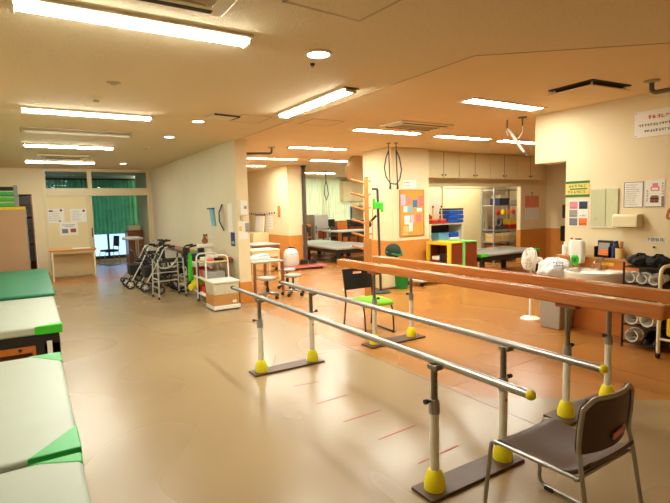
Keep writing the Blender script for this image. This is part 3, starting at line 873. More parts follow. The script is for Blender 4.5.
# ------------------------------------------------------------------ handrail on the corridor wall
t = thing('handrail', 'wooden handrail along the pale corridor wall', 'handrail', (2.9, 11.2, 0))
MB().bx(-.03, .02, -3.1, 3.1, .69, .77).build('rail', M['wood'], t, bevel=.012)
for yy in (-3.0, -1.8, -.6, .6, 1.8, 2.9):
    MB().bx(.02, .07, yy - .03, yy + .03, .70, .74).build('bracket', M['darkgrey'], t)
MB().bx(-.032, .022, -3.12, -3.06, .685, .775).build('end_cap', M['wood_brown'], t, bevel=.01)

# ------------------------------------------------------------------ things pinned to the corridor wall and pillar
def wall_x(x, y, z): return (x, y, z)
xw = 2.968
t = thing('wall_pouch', 'light blue vinyl pouch pinned to the corridor wall', 'pouch', (xw, 9.15, 1.46), -90)
MB().add([(-.18, 0, .16), (.1, 0, .16), (.18, 0, -.17), (-.04, 0, -.17), (-.18, -.02, .16), (.1, -.05, .16), (.18, -.02, -.17), (-.04, -.02, -.17)],
         [(0, 1, 2, 3), (7, 6, 5, 4), (0, 4, 5, 1), (1, 5, 6, 2), (2, 6, 7, 3), (3, 7, 4, 0)]).build('pouch', M['lightblue'], t, bevel=.004)
MB().bx(-.19, .11, -.055, .0, .15, .175).build('top_edge', M['inkblue'], t, bevel=.003)
t = thing('clip_file', 'open white file with dark edges hanging on the corridor wall', 'file', (xw, 8.5, 1.45), -90)
MB().add([(-.08, 0, .22), (.02, -.10, .10), (.02, -.10, -.06), (-.05, 0, -.22), (-.08, -.012, .22), (.01, -.115, .10), (.01, -.115, -.06), (-.05, -.012, -.22)],
         [(0, 1, 2, 3), (7, 6, 5, 4), (0, 4, 5, 1), (1, 5, 6, 2), (2, 6, 7, 3), (3, 7, 4, 0)]).build('cover', M['paper'], t)
MB().tube([(-.08, -.01, .24), (.03, -.11, .10), (.03, -.11, -.06), (-.045, -.01, -.23)], .012, 8).build('spine', M['navy'], t)
notice('tall plain white sheet on the corridor wall beside the pillar', (xw, 8.22, 1.45), .22, .5, -90, 0, seed=9)
t = notice('small blue card on the corridor wall below the white sheet', (xw, 8.12, 1.08), .2, .24, -90, 0, ((0, .05, .14, .06, 'inkblue'), (0, -.06, .14, .05, 'lightblue')), M['navy'], seed=10)
t = thing('wall_intercom', 'white intercom phone on the pillar end', 'intercom', (3.07, 7.86, 1.62))
MB().bx(-.045, .065, -.05, 0, -.12, .12).build('body', M['white'], t, bevel=.008)
MB().bx(-.07, -.04, -.065, 0, -.13, .13).build('handset', M['white'], t, bevel=.012)
MB().bx(.0, .05, -.053, -.05, -.02, .03).build('keypad', M['grey'], t)
MB().tube([(-.055, -.03, -.13), (-.06, -.03, -.2), (-.03, -.03, -.22), (-.03, -.02, -.12)], .006, 6).build('cord', M['grey'], t)
notice('cream paper with yellow corner on the pillar end below the intercom', (3.06, 7.858, 1.24), .16, .3, 0, 0, ((-.05, .03, .05, .08, 'yellowtrim'),), seed=11)
o = MB().bx(3.10, 3.17, 7.82, 7.86, 1.22, 1.36).build('switch_box', M['grey'], None, bevel=.006); tag(o, 'small grey box on the pillar end beside the cream paper', 'switch box')

# ------------------------------------------------------------------ walking aids
def wheel(mb_t, mb_h, c, r, w=.03, axis='x', spokes=6):
    mb_t.ring(c, r - w / 2, w / 2, axis, 24, 8)
    for k in range(spokes):
        a = 2 * PI * k / spokes
        e = {'x': (c[0], c[1] + (r - w) * math.cos(a), c[2] + (r - w) * math.sin(a)), 'y': (c[0] + (r - w) * math.cos(a), c[1], c[2] + (r - w) * math.sin(a))}[axis]
        mb_h.tube([c, e], .006 if r > .15 else .01, 6)
    d = .02
    p = {'x': ((c[0] - d, c[1], c[2]), (c[0] + d, c[1], c[2])), 'y': ((c[0], c[1] - d, c[2]), (c[0], c[1] + d, c[2]))}[axis]
    mb_h.cyl(p[0], p[1], .022, seg=10)
def add_wheel(t, c, r, w=.03, axis='x', spokes=6, hub='grey'):
    a, b = MB(), MB(); wheel(a, b, c, r, w, axis, spokes)
    p = a.build('wheel', M['rubber'], t); b.build('hub', M[hub], p)

def rollator(label, loc, rz, group):
    t = thing('rollator', label, 'rollator', loc, rz, group)
    for s in (-1, 1):
        x = s * .24
        MB().tube([(x, .28, .12), (x * .9, .02, .55), (x * .9, -.12, .84), (x * .9, -.25, .88)], .014, 8, fil=.06).build('side_frame', M['silver'], t)
        MB().tube([(x, -.28, .12), (x * .92, -.02, .55), (x * .9, .08, .62)], .013, 8, fil=.05).build('side_frame', M['darkgrey'], t)
        MB().tube([(x * .9, -.2, .875), (x * .9, -.34, .875)], .019, 10).build('handle', M['black'], t)
        MB().tube([(x * .9, -.24, .86), (x * .95, -.34, .82)], .007, 6).build('brake_lever', M['black'], t)
        for yy in (.28, -.28):
            add_wheel(t, (x, yy, .095), .095, .032, 'x', 5, 'white' if yy > 0 else 'grey')
    MB().bx(-.2, .2, -.14, .14, .55, .585).build('seat', M['blackfab'], t, bevel=.012)
    MB().bx(-.19, .19, .06, .26, .28, .5).build('basket', M['blackfab'], t, bevel=.015)
    MB().tube([(-.21, .08, .60), (-.2, .2, .80), (.2, .2, .80), (.21, .08, .60)], .012, 8, fil=.06).build('back_bar', M['darkgrey'], t)
    MB().tube([(-.24, .28, .16), (.24, .28, .16)], .01, 8).build('axle_bar', M['darkgrey'], t)
    return t
def wheelchair(label, loc, rz, group):
    t = thing('wheelchair', label, 'wheelchair', loc, rz, group)
    w = .15
    for s in (-1, 1):
        x = s * w
        add_wheel(t, (x * 1.25, -.12, .28), .28, .035, 'x', 8, 'grey')
        add_wheel(t, (x, .33, .085), .085, .03, 'x', 5)
        MB().ring((x * 1.5, -.12, .28), .24, .008, 'x').build('hand_rim', M['frame_dark'], t)
        MB().tube([(x, -.38, .90), (x, -.24, .88), (x, -.22, .30), (x, .32, .22), (x, .34, .12)], .013, 8, fil=.05).build('side_frame', M['frame_dark'], t)
        MB().tube([(x, -.22, .62), (x, .22, .62), (x, .24, .30)], .013, 8, fil=.06).build('arm_frame', M['frame_dark'], t)
        MB().bx(x - .025, x + .025, -.18, .2, .625, .66).build('armrest', M['black'], t, bevel=.012)
        MB().tube([(x, -.28, .885), (x, -.42, .905)], .019, 10).build('push_handle', M['black'], t)
        MB().tube([(x, .3, .4), (x, .42, .16), (x, .5, .08)], .012, 8, fil=.03).build('leg_rest', M['frame_dark'], t)
        MB().box(x * .7, .5, .075, .1, .14, .018).build('foot_plate', M['black'], t, bevel=.005)
    MB().sheet(lambda u, v: ((u - .5) * 2 * w, -.18 + .44 * v, .45 - .10 * (1 - abs(2 * u - 1))), 8, 3, .015, (0, 0, 1)).build('seat', M['blackfab'], t)
    MB().sheet(lambda u, v: ((u - .5) * 2 * w, -.23 - .08 * (1 - abs(2 * u - 1)), .48 + .38 * v), 8, 3, .015, (0, 1, 0)).build('backrest', M['blackfab'], t)
    for s in (-1, 1):
        MB().tube([(-s * w, -.05, .2), (s * w, -.05, .44)], .011, 8).build('cross_brace', M['darkgrey'], t)
    return t
# walking frame in front
t = thing('walking_frame', 'silver walking frame with black curved hand grips, in front of the walkers', 'walking frame', (2.12, 9.30, 0), 4)
for s in (-1, 1):
    x = s * .24
    for yy in (-.18, .2):
        MB().cyl((x * 1.03, yy * 1.05, .03), (x * .95, yy * .85, .74), .014, seg=10).build('leg', M['silver'], t)
        MB().cyl((x * 1.03, yy * 1.05, 0), (x * 1.03, yy * 1.05, .05), .02, .016, 10).build('rubber_tip', M['rubber'], t)
    MB().tube([(x * .95, -.155, .72), (x * .94, -.13, .82), (x * .94, .12, .82), (x * .95, .17, .72)], .015, 8, fil=.08).build('hand_grip', M['black'], t)
    MB().tube([(x, -.18, .36), (x, .19, .36)], .011, 8).build('side_bar', M['silver'], t)
    MB().tube([(x * .97, -.17, .2), (x * .97, .19, .2)], .011, 8).build('side_bar', M['silver'], t)
for z in (.28, .44): MB().tube([(-.24, .19, z), (.24, .19, z)], .011, 8).build('cross_bar', M['silver'], t)
MB().tube([(-.235, .17, .7), (-.1, .19, .52), (.1, .19, .52), (.235, .17, .7)], .012, 8, fil=.08).build('cross_bar', M['silver'], t)
gW = 'walking aids parked along the corridor wall'
rollator('black rollator parked at the left end of the walking aids', (1.95, 10.96, 0), 90, gW)
rollator('black rollator parked just behind the silver walking frame', (2.12, 10.36, 0), 90, gW)
rollator('black rollator parked farther back beside the corridor wall', (2.45, 12.55, 0), 84, gW)
wheelchair('folded black wheelchair parked against the corridor wall, nearest the green strap', (2.36, 9.80, 0), 91, gW)
wheelchair('folded black wheelchair parked in the middle of the walking aids', (2.36, 11.98, 0), 90, gW)
# forearm walker with horseshoe pad
t = thing('forearm_walker', 'forearm walker with grey horseshoe pad at the left end of the walking aids', 'walker', (2.0, 11.62, 0), 86)
pts = [(.30 * math.sin(a), .05 + .26 * math.cos(a)) for a in [R(-130 + 260 * k / 16) for k in range(17)]]
pin = [(.16 * math.sin(a), .05 + .13 * math.cos(a)) for a in [R(130 - 260 * k / 16) for k in range(17)]]
MB().prism(pts + pin, .98, 1.04, 'xy').build('arm_pad', M['vinylgrey'], t, bevel=.02)
for s in (-1, 1):
    MB().tube([(s * .22, 0, .98), (s * .24, 0, .5), (s * .28, .32, .1)], .016, 8, fil=.08).build('side_frame', M['chrome'], t)
    MB().tube([(s * .24, 0, .5), (s * .28, -.34, .1)], .016, 8).build('side_frame', M['chrome'], t)
    for yy in (.32, -.34): add_wheel(t, (s * .28, yy, .06), .06, .03, 'x', 5)
MB().tube([(-.24, 0, .55), (.24, 0, .55)], .014, 8).build('cross_bar', M['chrome'], t)
# bright green strap hanging on the frame end
t = thing('hanging_belt', 'bright green belt hanging between the walking aids and the shelf rack', 'belt', (2.47, 9.0, 0), 0)
MB().sheet(lambda u, v: (-.02 + (u - .5) * (.05 + .05 * v) , .02 * math.sin(3 * u + 4 * v), .82 - .52 * v), 6, 10, .018).build('belt', M['limeplastic'], t)
MB().tube([(-.02, .01, .81), (.1, .01, .84), (.42, .01, .80)], .01, 6).build('loop', M['limeplastic'], t)

# ------------------------------------------------------------------ open rack with bright small items
def rack_frame(t, X, Y, zs, m, pm, r=.012):
    for sx in (-X, X):
        for sy in (-Y, Y):
            MB().cyl((sx, sy, 0), (sx, sy, zs[-1] + .01), r, seg=8).build('post', M[pm], t)
    for z in zs:
        MB().bx(-X, X, -Y, Y, z - .02, z).build('shelf', M[m], t, bevel=.003)
t = thing('shelf_rack', 'low open rack of white shelves against the corridor wall', 'rack', (2.66, 8.98, 0))
rack_frame(t, .18, .36, (.14, .4, .66), 'white', 'darkgrey')
def item(name, label, cat, mb, m, group=None, bevel=.01):
    return tag(mb.build(name, M[m], None, bevel=bevel), label, cat, group)
gI = 'small items on the low white rack'
def crate(label, x, y, z, sx, sy, h, m, group=None):
    t = thing('basket', label, 'basket', (x, y, z), 0, group)
    b = MB(); b.bx(-sx, sx, -sy, sy, 0, .008); b.bx(-sx, sx, -sy, -sy + .01, .008, h); b.bx(-sx, sx, sy - .01, sy, .008, h); b.bx(-sx, -sx + .01, -sy, sy, .008, h); b.bx(sx - .01, sx, -sy, sy, .008, h)
    b.build('tub', M[m], t)
    r = MB(); r.bx(-sx - .01, sx + .01, -sy - .01, -sy + .006, h - .01, h + .006); r.bx(-sx - .01, sx + .01, sy - .006, sy + .01, h - .01, h + .006); r.bx(-sx - .01, -sx + .006, -sy, sy, h - .01, h + .006); r.bx(sx - .006, sx + .01, -sy, sy, h - .01, h + .006)
    r.build('rim', M[m], t)
    return t
crate('red basket on the middle shelf of the white rack', 2.64, 9.1, .40, .14, .13, .12, 'red', gI)
crate('orange basket on the lowest shelf of the white rack', 2.64, 8.78, .14, .14, .12, .12, 'orange', gI)
tag(MB().ball((2.58, 9.12, .24), .1).build('ball', M['yellow']), 'yellow ball on the lowest shelf of the white rack', 'ball', gI)
tag(MB().ball((2.6, 9.28, .21), .07).build('ball', M['lime']), 'small lime green ball at the far end of the white rack', 'ball', gI)
item('roll', 'lime yellow foam roll sticking out of the rack bottom', 'foam roll', MB().cyl((2.35, 8.72, .22), (2.62, 8.86, .26), .06, seg=16), 'yellow', gI)
crate('grey basket on the middle shelf of the white rack', 2.66, 8.78, .40, .13, .12, .1, 'grey', gI)
t = thing('machine', 'dark teal and black device lying on top of the white rack', 'device', (2.64, 9.12, .66), 10)
MB().bx(-.16, .16, -.2, .2, 0, .09).build('body', M['black'], t, bevel=.015)
MB().bx(-.12, .14, -.16, .16, .09, .14).build('lid', M['navy'], t, bevel=.012)
MB().bx(-.05, .1, -.1, .12, .14, .16).build('panel', M['lightblue'], t)
t = thing('massager', 'white tabletop machine with black arm on the white rack', 'device', (2.68, 8.72, .66), 0)
MB().bx(-.1, .12, -.07, .08, 0, .05).build('base', M['white'], t, bevel=.01)
MB().bx(-.02, .1, -.03, .05, .05, .26).build('column', M['white'], t, bevel=.015)
MB().bx(-.17, .12, -.05, .06, .26, .33).build('head', M['white'], t, bevel=.02)
MB().bx(-.16, -.05, -.03, .04, .18, .26).build('clamp', M['black'], t, bevel=.01)
t = thing('soft_toy', 'small brown soft toy sitting on top of the white machine', 'soft toy', (2.66, 8.74, .99), 200)
MB().ball((0, 0, .05), .06, .05, .055).ball((0, .02, .12), .045).build('body', M['wood_brown'], t)
for s in (-1, 1): MB().ball((s * .03, .02, .16), .017).build('ear', M['black'], t)
MB().ball((0, .065, .11), .02).build('muzzle', M['tanbox'], t)

# ------------------------------------------------------------------ white tube trolley
t = thing('utility_trolley', 'white tube trolley with wooden top tray beside the low rack', 'trolley', (2.6, 8.2, 0))
X, Y = .19, .27
for yy in (-Y, Y):
    MB().tube([(-X, yy, .05), (-X, yy, .84), (X, yy, .84), (X, yy, .05)], .013, 10, fil=.1).build('side_frame', M['white'], t)
MB().bx(-X, X, -Y, Y, .72, .74).build('top_tray', M['tanbox'], t, bevel=.003)
MB().bx(-X, X, -Y, Y, .42, .44).build('tray', M['white'], t, bevel=.003)
MB().bx(-X, X, -Y, Y, .14, .16).build('tray', M['white'], t, bevel=.003)
for sx in (-X, X):
    for sy in (-Y, Y):
        MB().cyl((sx - .012, sy, .026), (sx + .012, sy, .026), .026, seg=14).build('caster', M['rubber'], t)
gT = 'items on the white tube trolley'
item('paper_stack', 'cream paper stack on the top tray of the white trolley', 'papers', MB().box(2.58, 8.3, .765, .24, .2, .05, (0, 0, .2)), 'paper', gT)
item('case', 'black case on the top tray of the white trolley', 'case', MB().box(2.66, 8.08, .762, .2, .14, .044, (0, 0, -.2)), 'black', gT)
item('cloth_pile', 'red and white cloth on the trolley top tray', 'cloth', MB().box(2.54, 8.1, .768, .08, .2, .056), 'pink', gT)
item('file_box', 'grey file box on the middle tray of the white trolley', 'file box', MB().box(2.6, 8.12, .50, .3, .28, .12), 'grey', gT)
item('folder', 'dark red folder on the middle tray of the white trolley', 'folder', MB().box(2.6, 8.36, .50, .28, .12, .12), 'red', gT)
item('bottle_box', 'green box on the bottom tray of the white trolley', 'box', MB().box(2.58, 8.1, .22, .2, .2, .12), 'greenbin', gT)
item('toy_block', 'red box on the bottom tray of the white trolley', 'box', MB().box(2.58, 8.35, .21, .2, .16, .1), 'red', gT)

# ------------------------------------------------------------------ stacked boxes in front of the pillar
gB = 'boxes stacked before the corridor pillar'
t = thing('base_tray', 'low white tray at the bottom of the box stack', 'tray', (2.56, 7.62, 0), 0, gB)
MB().bx(-.21, .23, -.22, .21, .02, .085).build('tray', M['white'], t, bevel=.01)
for sx in (-.17, .19):
    for sy in (-.17, .17): MB().cyl((sx - .01, sy, .02), (sx + .01, sy, .02), .02, seg=10).build('caster', M['rubber'], t)
t = thing('cardboard_box', 'orange brown box in the middle of the box stack', 'box', (2.56, 7.62, .086), 0, gB)
MB().bx(-.21, .21, -.21, .2, 0, .165).build('body', M['cardboard'], t, bevel=.004)
MB().bx(-.212, .212, -.012, .012, .163, .1665).build('tape', M['tanbox'], t)
MB().box(.13, -.211, .05, .06, .003, .04).build('label', M['paper'], t)
t.children[-1].name = 'paper_label'
t = thing('storage_basket', 'cream woven look basket with white lid, topmost of the stack', 'basket', (2.56, 7.62, .253), 0, gB)
b = MB().prism([(-.2, 0), (.2, 0), (.215, .19), (-.215, .19)], -.21, .2, 'xz')
b.build('body', mat('basket_weave', (214, 204, 176), .7, rgb2=(196, 186, 156), scale=40, bump=.4, bscale=110), t, bevel=.01)
MB().bx(-.225, .225, -.225, .215, .19, .222).build('lid', M['white'], t, bevel=.008)
# ------------------------------------------------------------------ middle room behind the pillar
def stool(label, x, y, rz):
    t = thing('rolling_stool', label, 'stool', (x, y, 0), rz, 'round grey rolling stools')
    MB().lathe([(0, .335), (.135, .335), (.16, .345), (.165, .365), (.155, .385), (.12, .392), (0, .392)], seg=28).build('seat', M['vinylgrey'], t)
    MB().cyl((0, 0, .1), (0, 0, .335), .018, seg=12).cyl((0, 0, .09), (0, 0, .19), .03, seg=12).build('gas_column', M['black'], t)
    b = MB()
    for k in range(5):
        a = 2 * PI * k / 5
        b.tube([(0, 0, .105), (.2 * math.cos(a), .2 * math.sin(a), .075)], [.02, .013], 8)
    b.build('star_base', M['chrome'], t)
    for k in range(5):
        a = 2 * PI * k / 5
        c = (.2 * math.cos(a), .2 * math.sin(a), .03)
        d = Vector((-math.sin(a), math.cos(a), 0)) * .018
        MB().cyl(Vector(c) - d, Vector(c) + d, .03, seg=14).build('caster', M['rubber'], t)
stool('round grey rolling stool in front of the desk beside the pillar, on the left', 3.5, 7.93, 10)
stool('round grey rolling stool tucked under the desk end, behind the other two', 4.3, 8.75, 40)
stool('round grey rolling stool farthest from the pillar, beyond the steel rail ends', 4.02, 7.95, 75)

def desk(name, label, x0, x1, y0, y1, z, top, leg, apron=None, th=.03):
    t = thing(name, label, 'desk', ((x0 + x1) / 2, (y0 + y1) / 2, 0))
    hx, hy = (x1 - x0) / 2, (y1 - y0) / 2
    MB().bx(-hx, hx, -hy, hy, z - th, z).build('tabletop', M[top], t, bevel=.006)
    for sx in (-hx + .03, hx - .03):
        for sy in (-hy + .03, hy - .03):
            MB().bx(sx - .022, sx + .022, sy - .022, sy + .022, 0, z - th).build('leg', M[leg], t, bevel=.004)
    if apron:
        MB().bx(-hx + .03, hx - .03, -hy + .02, -hy + .045, z - th - .14, z - th).bx(hx - .045, hx - .02, -hy + .045, hy - .03, z - th - .14, z - th).build('apron', M[apron], t)
    return t
desk('work_desk', 'small grey topped desk right beside the corridor pillar', 3.46, 4.1, 8.45, 9.35, .60, 'vinylgrey', 'wood_brown')
desk('work_desk', 'cream desk with dark apron standing before the middle wall', 4.5, 5.24, 11.0, 11.95, .72, 'vinylgrey', 'wood_brown', 'wood_brown')
desk('work_desk', 'cream low desk between the pillar desk and the dark apron desk', 4.15, 4.85, 10.2, 10.8, .66, 'cream', 'cream', 'cream')
t = thing('paper_tray', 'white tray with pale blue papers on the pillar desk', 'tray', (3.72, 8.98, .60))
MB().bx(-.22, .24, -.2, .24, 0, .06).build('tray', M['white'], t, bevel=.01)
MB().box(.1, -.02, .072, .24, .3, .02, (0, R(-6), .3)).build('paper', M['lightblue'], t)
t = thing('drawer_cabinet', 'cream drawer cabinet along the middle wall', 'cabinet', (5.78, 14.4, 0))
MB().bx(-.24, .24, -1.0, 1.2, 0, .88).build('body', M['cab_cream'], t, bevel=.006)
for k in range(3):
    for j, yy in enumerate((-.62, .1, .82)):
        d = MB().bx(-.258, -.24, yy - .34, yy + .34, .06 + k * .27, .31 + k * .27).build('drawer', M['cab_cream'], t, bevel=.004)
        MB().bx(-.272, -.258, yy - .08, yy + .08, .20 + k * .27, .215 + k * .27).build('handle', M['grey'], d)
t = thing('framed_board', 'white framed board with dark top edge leaning on the middle wall', 'board', (5.93, 13.9, .88))
MB().box(.03, 0, .26, .03, .62, .50, (0, R(6), 0)).build('panel', M['paper'], t, bevel=.004)
MB().box(.055, 0, .52, .045, .66, .05, (0, R(6), 0)).build('top_edge', M['wood_brown'], t)
t = thing('bottle_rack', 'wire rack of small dark bottles on the cream drawer cabinet', 'rack', (5.75, 14.75, .88))
for z in (.02, .17, .32): MB().bx(-.1, .1, -.22, .22, z, z + .012).build('shelf', M['grey'], t)
for sx in (-.1, .1):
    for sy in (-.22, .22): MB().cyl((sx, sy, 0), (sx, sy, .48), .006, seg=6).build('post', M['grey'], t)
rnd = random.Random(3)
for k in range(3):
    for j in range(4):
        m = ('darkgrey', 'greenbin', 'white', 'wood_brown')[(j + k) % 4]
        yy = -.16 + j * .107
        MB().lathe([(.032, .0), (.032, .07), (.015, .085), (.015, .105), (0, .105)], (-.03, yy, .032 + k * .15), 12).build('bottle', M[m], t)
t = thing('rope_exerciser', 'wooden brackets holding a beaded rope along the middle wall', 'exerciser', (6.03, 14.0, 1.5), 0)
MB().bx(-.08, 0, 1.0, 1.5, -.03, .03).build('bracket', M['wood'], t, bevel=.005)
MB().bx(-.05, 0, -1.40, -1.34, -.16, .16).build('bracket', M['wood'], t, bevel=.005)
MB().tube([(-.05, 1.2 - 2.55 * k / 12, .0 - .06 * math.sin(PI * k / 12)) for k in range(13)], .008, 6).build('rope', M['white'], t)
for k in range(14):
    u = (k + .7) / 15
    MB().ball((-.05, 1.2 - 2.55 * u, -.012 - .06 * math.sin(PI * u)), .025, .025, .035, 10, 6).build('bead', M[('inkgrey', 'inkblue', 'grey', 'navy')[k % 4]], t)
notice('white notice with faint lines on the middle wall under the rope', (6.048, 13.3, 1.18), .3, .4, -90, 4, seed=20)

# low carriage with the white dome
t = thing('platform_cart', 'low red brown platform with white edge near the white dome', 'platform', (5.95, 11.35, 0), -4)
MB().bx(-.65, .6, -.36, .36, .06, .10).build('board', M['wood_red'], t, bevel=.006)
MB().bx(-.66, .61, -.37, -.355, .055, .105).build('front_edge', M['pink'], t)
for sx in (-.55, .5):
    for sy in (-.28, .28): MB().cyl((sx, sy, 0), (sx, sy, .06), .03, seg=10).build('foot', M['rubber'], t)
t = thing('domed_canister', 'white domed canister with dark lid knob on the low platform', 'canister', (5.72, 11.38, .10))
MB().lathe([(.19, 0), (.2, .04), (.2, .24), (.185, .34), (.14, .41), (.06, .44), (0, .445)], seg=28).build('body', M['white'], t)
MB().box(.05, .04, .44, .16, .12, .07, (0, R(10), .3)).build('lid_knob', M['black'], t, bevel=.02)
MB().tube([(-.1, -.2, .3), (-.04, -.225, .32), (.05, -.22, .32), (.1, -.2, .3)], .01, 6).build('handle', M['grey'], t)
gE = 'dark exercise gear on the low platform'
for i, (x, y, lb) in enumerate(((6.1, 11.4, 'left'), (6.38, 11.42, 'right'))):
    t = thing('ankle_weight', 'dark rounded exercise weight, %s of the two on the low platform' % lb, 'weight', (x, y, .10), 20 * i, gE)
    MB().bx(-.1, .1, -.06, .06, 0, .05).build('base', M['black'], t, bevel=.015)
    MB().cyl((-.09, 0, .08), (.09, 0, .08), .045, seg=14).build('roll', M['blackfab'], t)
    MB().tube([(-.06, 0, .12), (0, .0, .17), (.06, 0, .12)], .01, 6).build('handle', M['red'], t)

t = thing('accordion_door', 'dark folded accordion door at the end of the middle wall', 'folding door', (6.50, 12.02, 0))
z0 = [(-.03, -.07), (.03, -.05), (-.03, -.01), (.03, .03), (-.03, .06), (-.02, .065), (.045, .035), (-.015, -.005), (.045, -.045), (-.02, -.065)]
MB().prism(z0, .02, 2.7, 'xy').build('folded_panel', mat('taupe_vinyl', (96, 82, 70), .6), t)
MB().bx(-.04, .05, -.08, .07, 2.70, 2.75).build('top_track', M['darkgrey'], t)
MB().bx(.02, .045, -.09, -.06, .9, 1.1).build('pull_handle', M['black'], t)

# mat platforms and furniture by the curtained window
bed('mat_platform', 'wide grey mat platform on a dark frame in the middle room', 8.75, 11.3, 13.15, .46, 1.65, M['vinylgrey'], None, M['black'], (), .06, None, True)
bed('mat_platform', 'second grey mat platform with green corner behind the first', 8.6, 13.25, 14.75, .46, 1.5, M['vinyl'], M['vinylgreen'], M['black'], ((0, 0),), .06, None, True)
desk('high_table', 'high grey topped table before the curtained window', 8.75, 10.3, 13.6, 14.9, .76, 'vinylgrey', 'darkgrey', 'darkgrey')
t = thing('refrigerator', 'grey two door refrigerator in front of the pale curtain', 'refrigerator', (9.05, 15.75, 0))
MB().bx(-.29, .29, -.28, .3, .02, 1.32).build('body', M['grey'], t, bevel=.012)
for z0_, z1_, hz in ((.06, .78, .7), (.80, 1.30, .86)):
    d = MB().bx(-.285, .285, -.32, -.282, z0_, z1_).build('door', M['binGrey'], t, bevel=.01)
    MB().bx(-.26, -.23, -.35, -.32, hz - .05, hz + .06).build('handle', M['darkgrey'], d)
MB().bx(-.16, .2, -.325, -.318, .45, .74).build('dark_panel', M['wood_red'], t)
t = thing('monitor', 'small black monitor beside the grey refrigerator', 'monitor', (9.58, 15.7, .80))
MB().bx(-.19, .19, -.03, .02, .06, .33).build('screen', M['black'], t, bevel=.008)
MB().bx(-.03, .03, -.02, .02, .0, .08).bx(-.1, .1, -.08, .08, 0, .012).build('stand', M['darkgrey'], t)
t = thing('equipment_rack', 'open black rack below the small monitor', 'rack', (9.58, 15.75, 0))
rack_frame(t, .2, .24, (.2, .5, .80), 'darkgrey', 'black')
t = thing('glass_cabinet', 'wood framed cabinet with two glass doors left of the refrigerator', 'cabinet', (8.52, 15.8, 0))
MB().bx(-.2, .2, -.18, .22, 0, .98).build('body', M['wood'], t, bevel=.005)
for s in (-1, 1):
    d = MB().bx(s * .1 - .09, s * .1 + .09, -.2, -.18, .06, .94).build('door', M['wood'], t, bevel=.003)
    MB().bx(s * .1 - .06, s * .1 + .06, -.204, -.199, .12, .48).bx(s * .1 - .06, s * .1 + .06, -.204, -.199, .54, .88).build('glass', M['darkgrey'], d)
t = thing('wooden_cabinet', 'orange wood cabinet standing under the curtain right end', 'cabinet', (10.05, 15.8, 0))
MB().bx(-.24, .24, -.2, .22, 0, 1.05).build('body', M['wood_brown'], t, bevel=.005)
MB().bx(-.22, .22, -.215, -.2, .55, 1.02).build('door', M['wood_orange'], t); MB().bx(-.22, .22, -.215, -.2, .05, .52).build('door', M['wood_orange'], t)
t = thing('kitchen_counter', 'dark kitchen counter with black appliances against the back wall', 'counter', (11.15, 15.9, 0))
MB().bx(-.75, 1.0, -.3, .3, 0, .84).build('body', M['wood_brown'], t, bevel=.005)
MB().bx(-.77, 1.02, -.33, .32, .84, .88).build('worktop', M['black'], t, bevel=.005)
gK = 'black appliances on the kitchen counter'
for i, (x, w, h, lb) in enumerate(((10.72, .2, .2, 'black oven shaped appliance at the left end of the kitchen counter'), (11.2, .22, .17, 'black boxy appliance at the middle of the kitchen counter'))):
    t = thing('microwave', lb, 'appliance', (x, 15.85, .88), 0, gK)
    MB().bx(-w, w, -.18, .18, .01, h).build('body', M['black'], t, bevel=.01)
    MB().bx(-w + .03, w - .1, -.19, -.18, .03, h - .03).build('door', M['darkgrey'], t)
t = thing('kitchen_wall_cupboard', 'cream wall cupboard high on the kitchen wall', 'cupboard', (11.4, 16.42, 1.78))
MB().bx(-.85, 1.0, -.16, .17, 0, .82).build('body', M['cab_cream'], t, bevel=.005)
for k in range(4):
    d = MB().bx(-.84 + k * .46, -.40 + k * .46, -.178, -.16, .01, .81).build('door', M['cab_cream'], t, bevel=.004)
    MB().cyl((-.45 + k * .46, -.195, .08), (-.45 + k * .46, -.178, .08), .012, seg=8).build('knob', M['grey'], d)
t = thing('range_hood', 'cream shallow hood shelf below the kitchen wall cupboard', 'hood', (11.55, 16.26, 1.62))
MB().prism([(-.32, 0), (.28, 0), (.28, .14), (-.2, .14)], -.5, .5, 'yz').build('hood', M['cab_cream'], t, bevel=.004)
gp_ = 'pale curtains of the middle room'
curtain('curtain', 'pale green white curtain drawn over the window, left part beside the accordion door', 8.65, 9.75, 16.48, .55, 2.70, 10, M['curtwhite'], .03, gp_)
curtain('curtain', 'pale green white curtain drawn over the window, right part behind the monitor', 9.72, 11.0, 16.48, .55, 2.70, 12, M['curtwhite'], .03, gp_)
o = MB().bx(8.5, 11.2, 16.44, 16.52, 2.70, 2.74).build('curtain_rail', M['white']); tag(o, 'white curtain rail above the pale curtains', 'curtain rail')
t = thing('hanging_sling', 'dark cord sling hanging in front of the pale curtain', 'sling', (8.3, 13.8, C))
MB().tube([(0, 0, 0), (.0, 0, -.3), (.05, 0, -.5), (.08, 0, -.75), (.0, 0, -.95), (-.07, 0, -.75), (-.05, 0, -.5), (0, 0, -.3)], .014, 8).build('cord', M['cordblack'], t)
MB().lathe([(.05, 0), (.05, -.012), (0, -.014)], seg=12).build('ceiling_hook', M['steel_dark'], t)

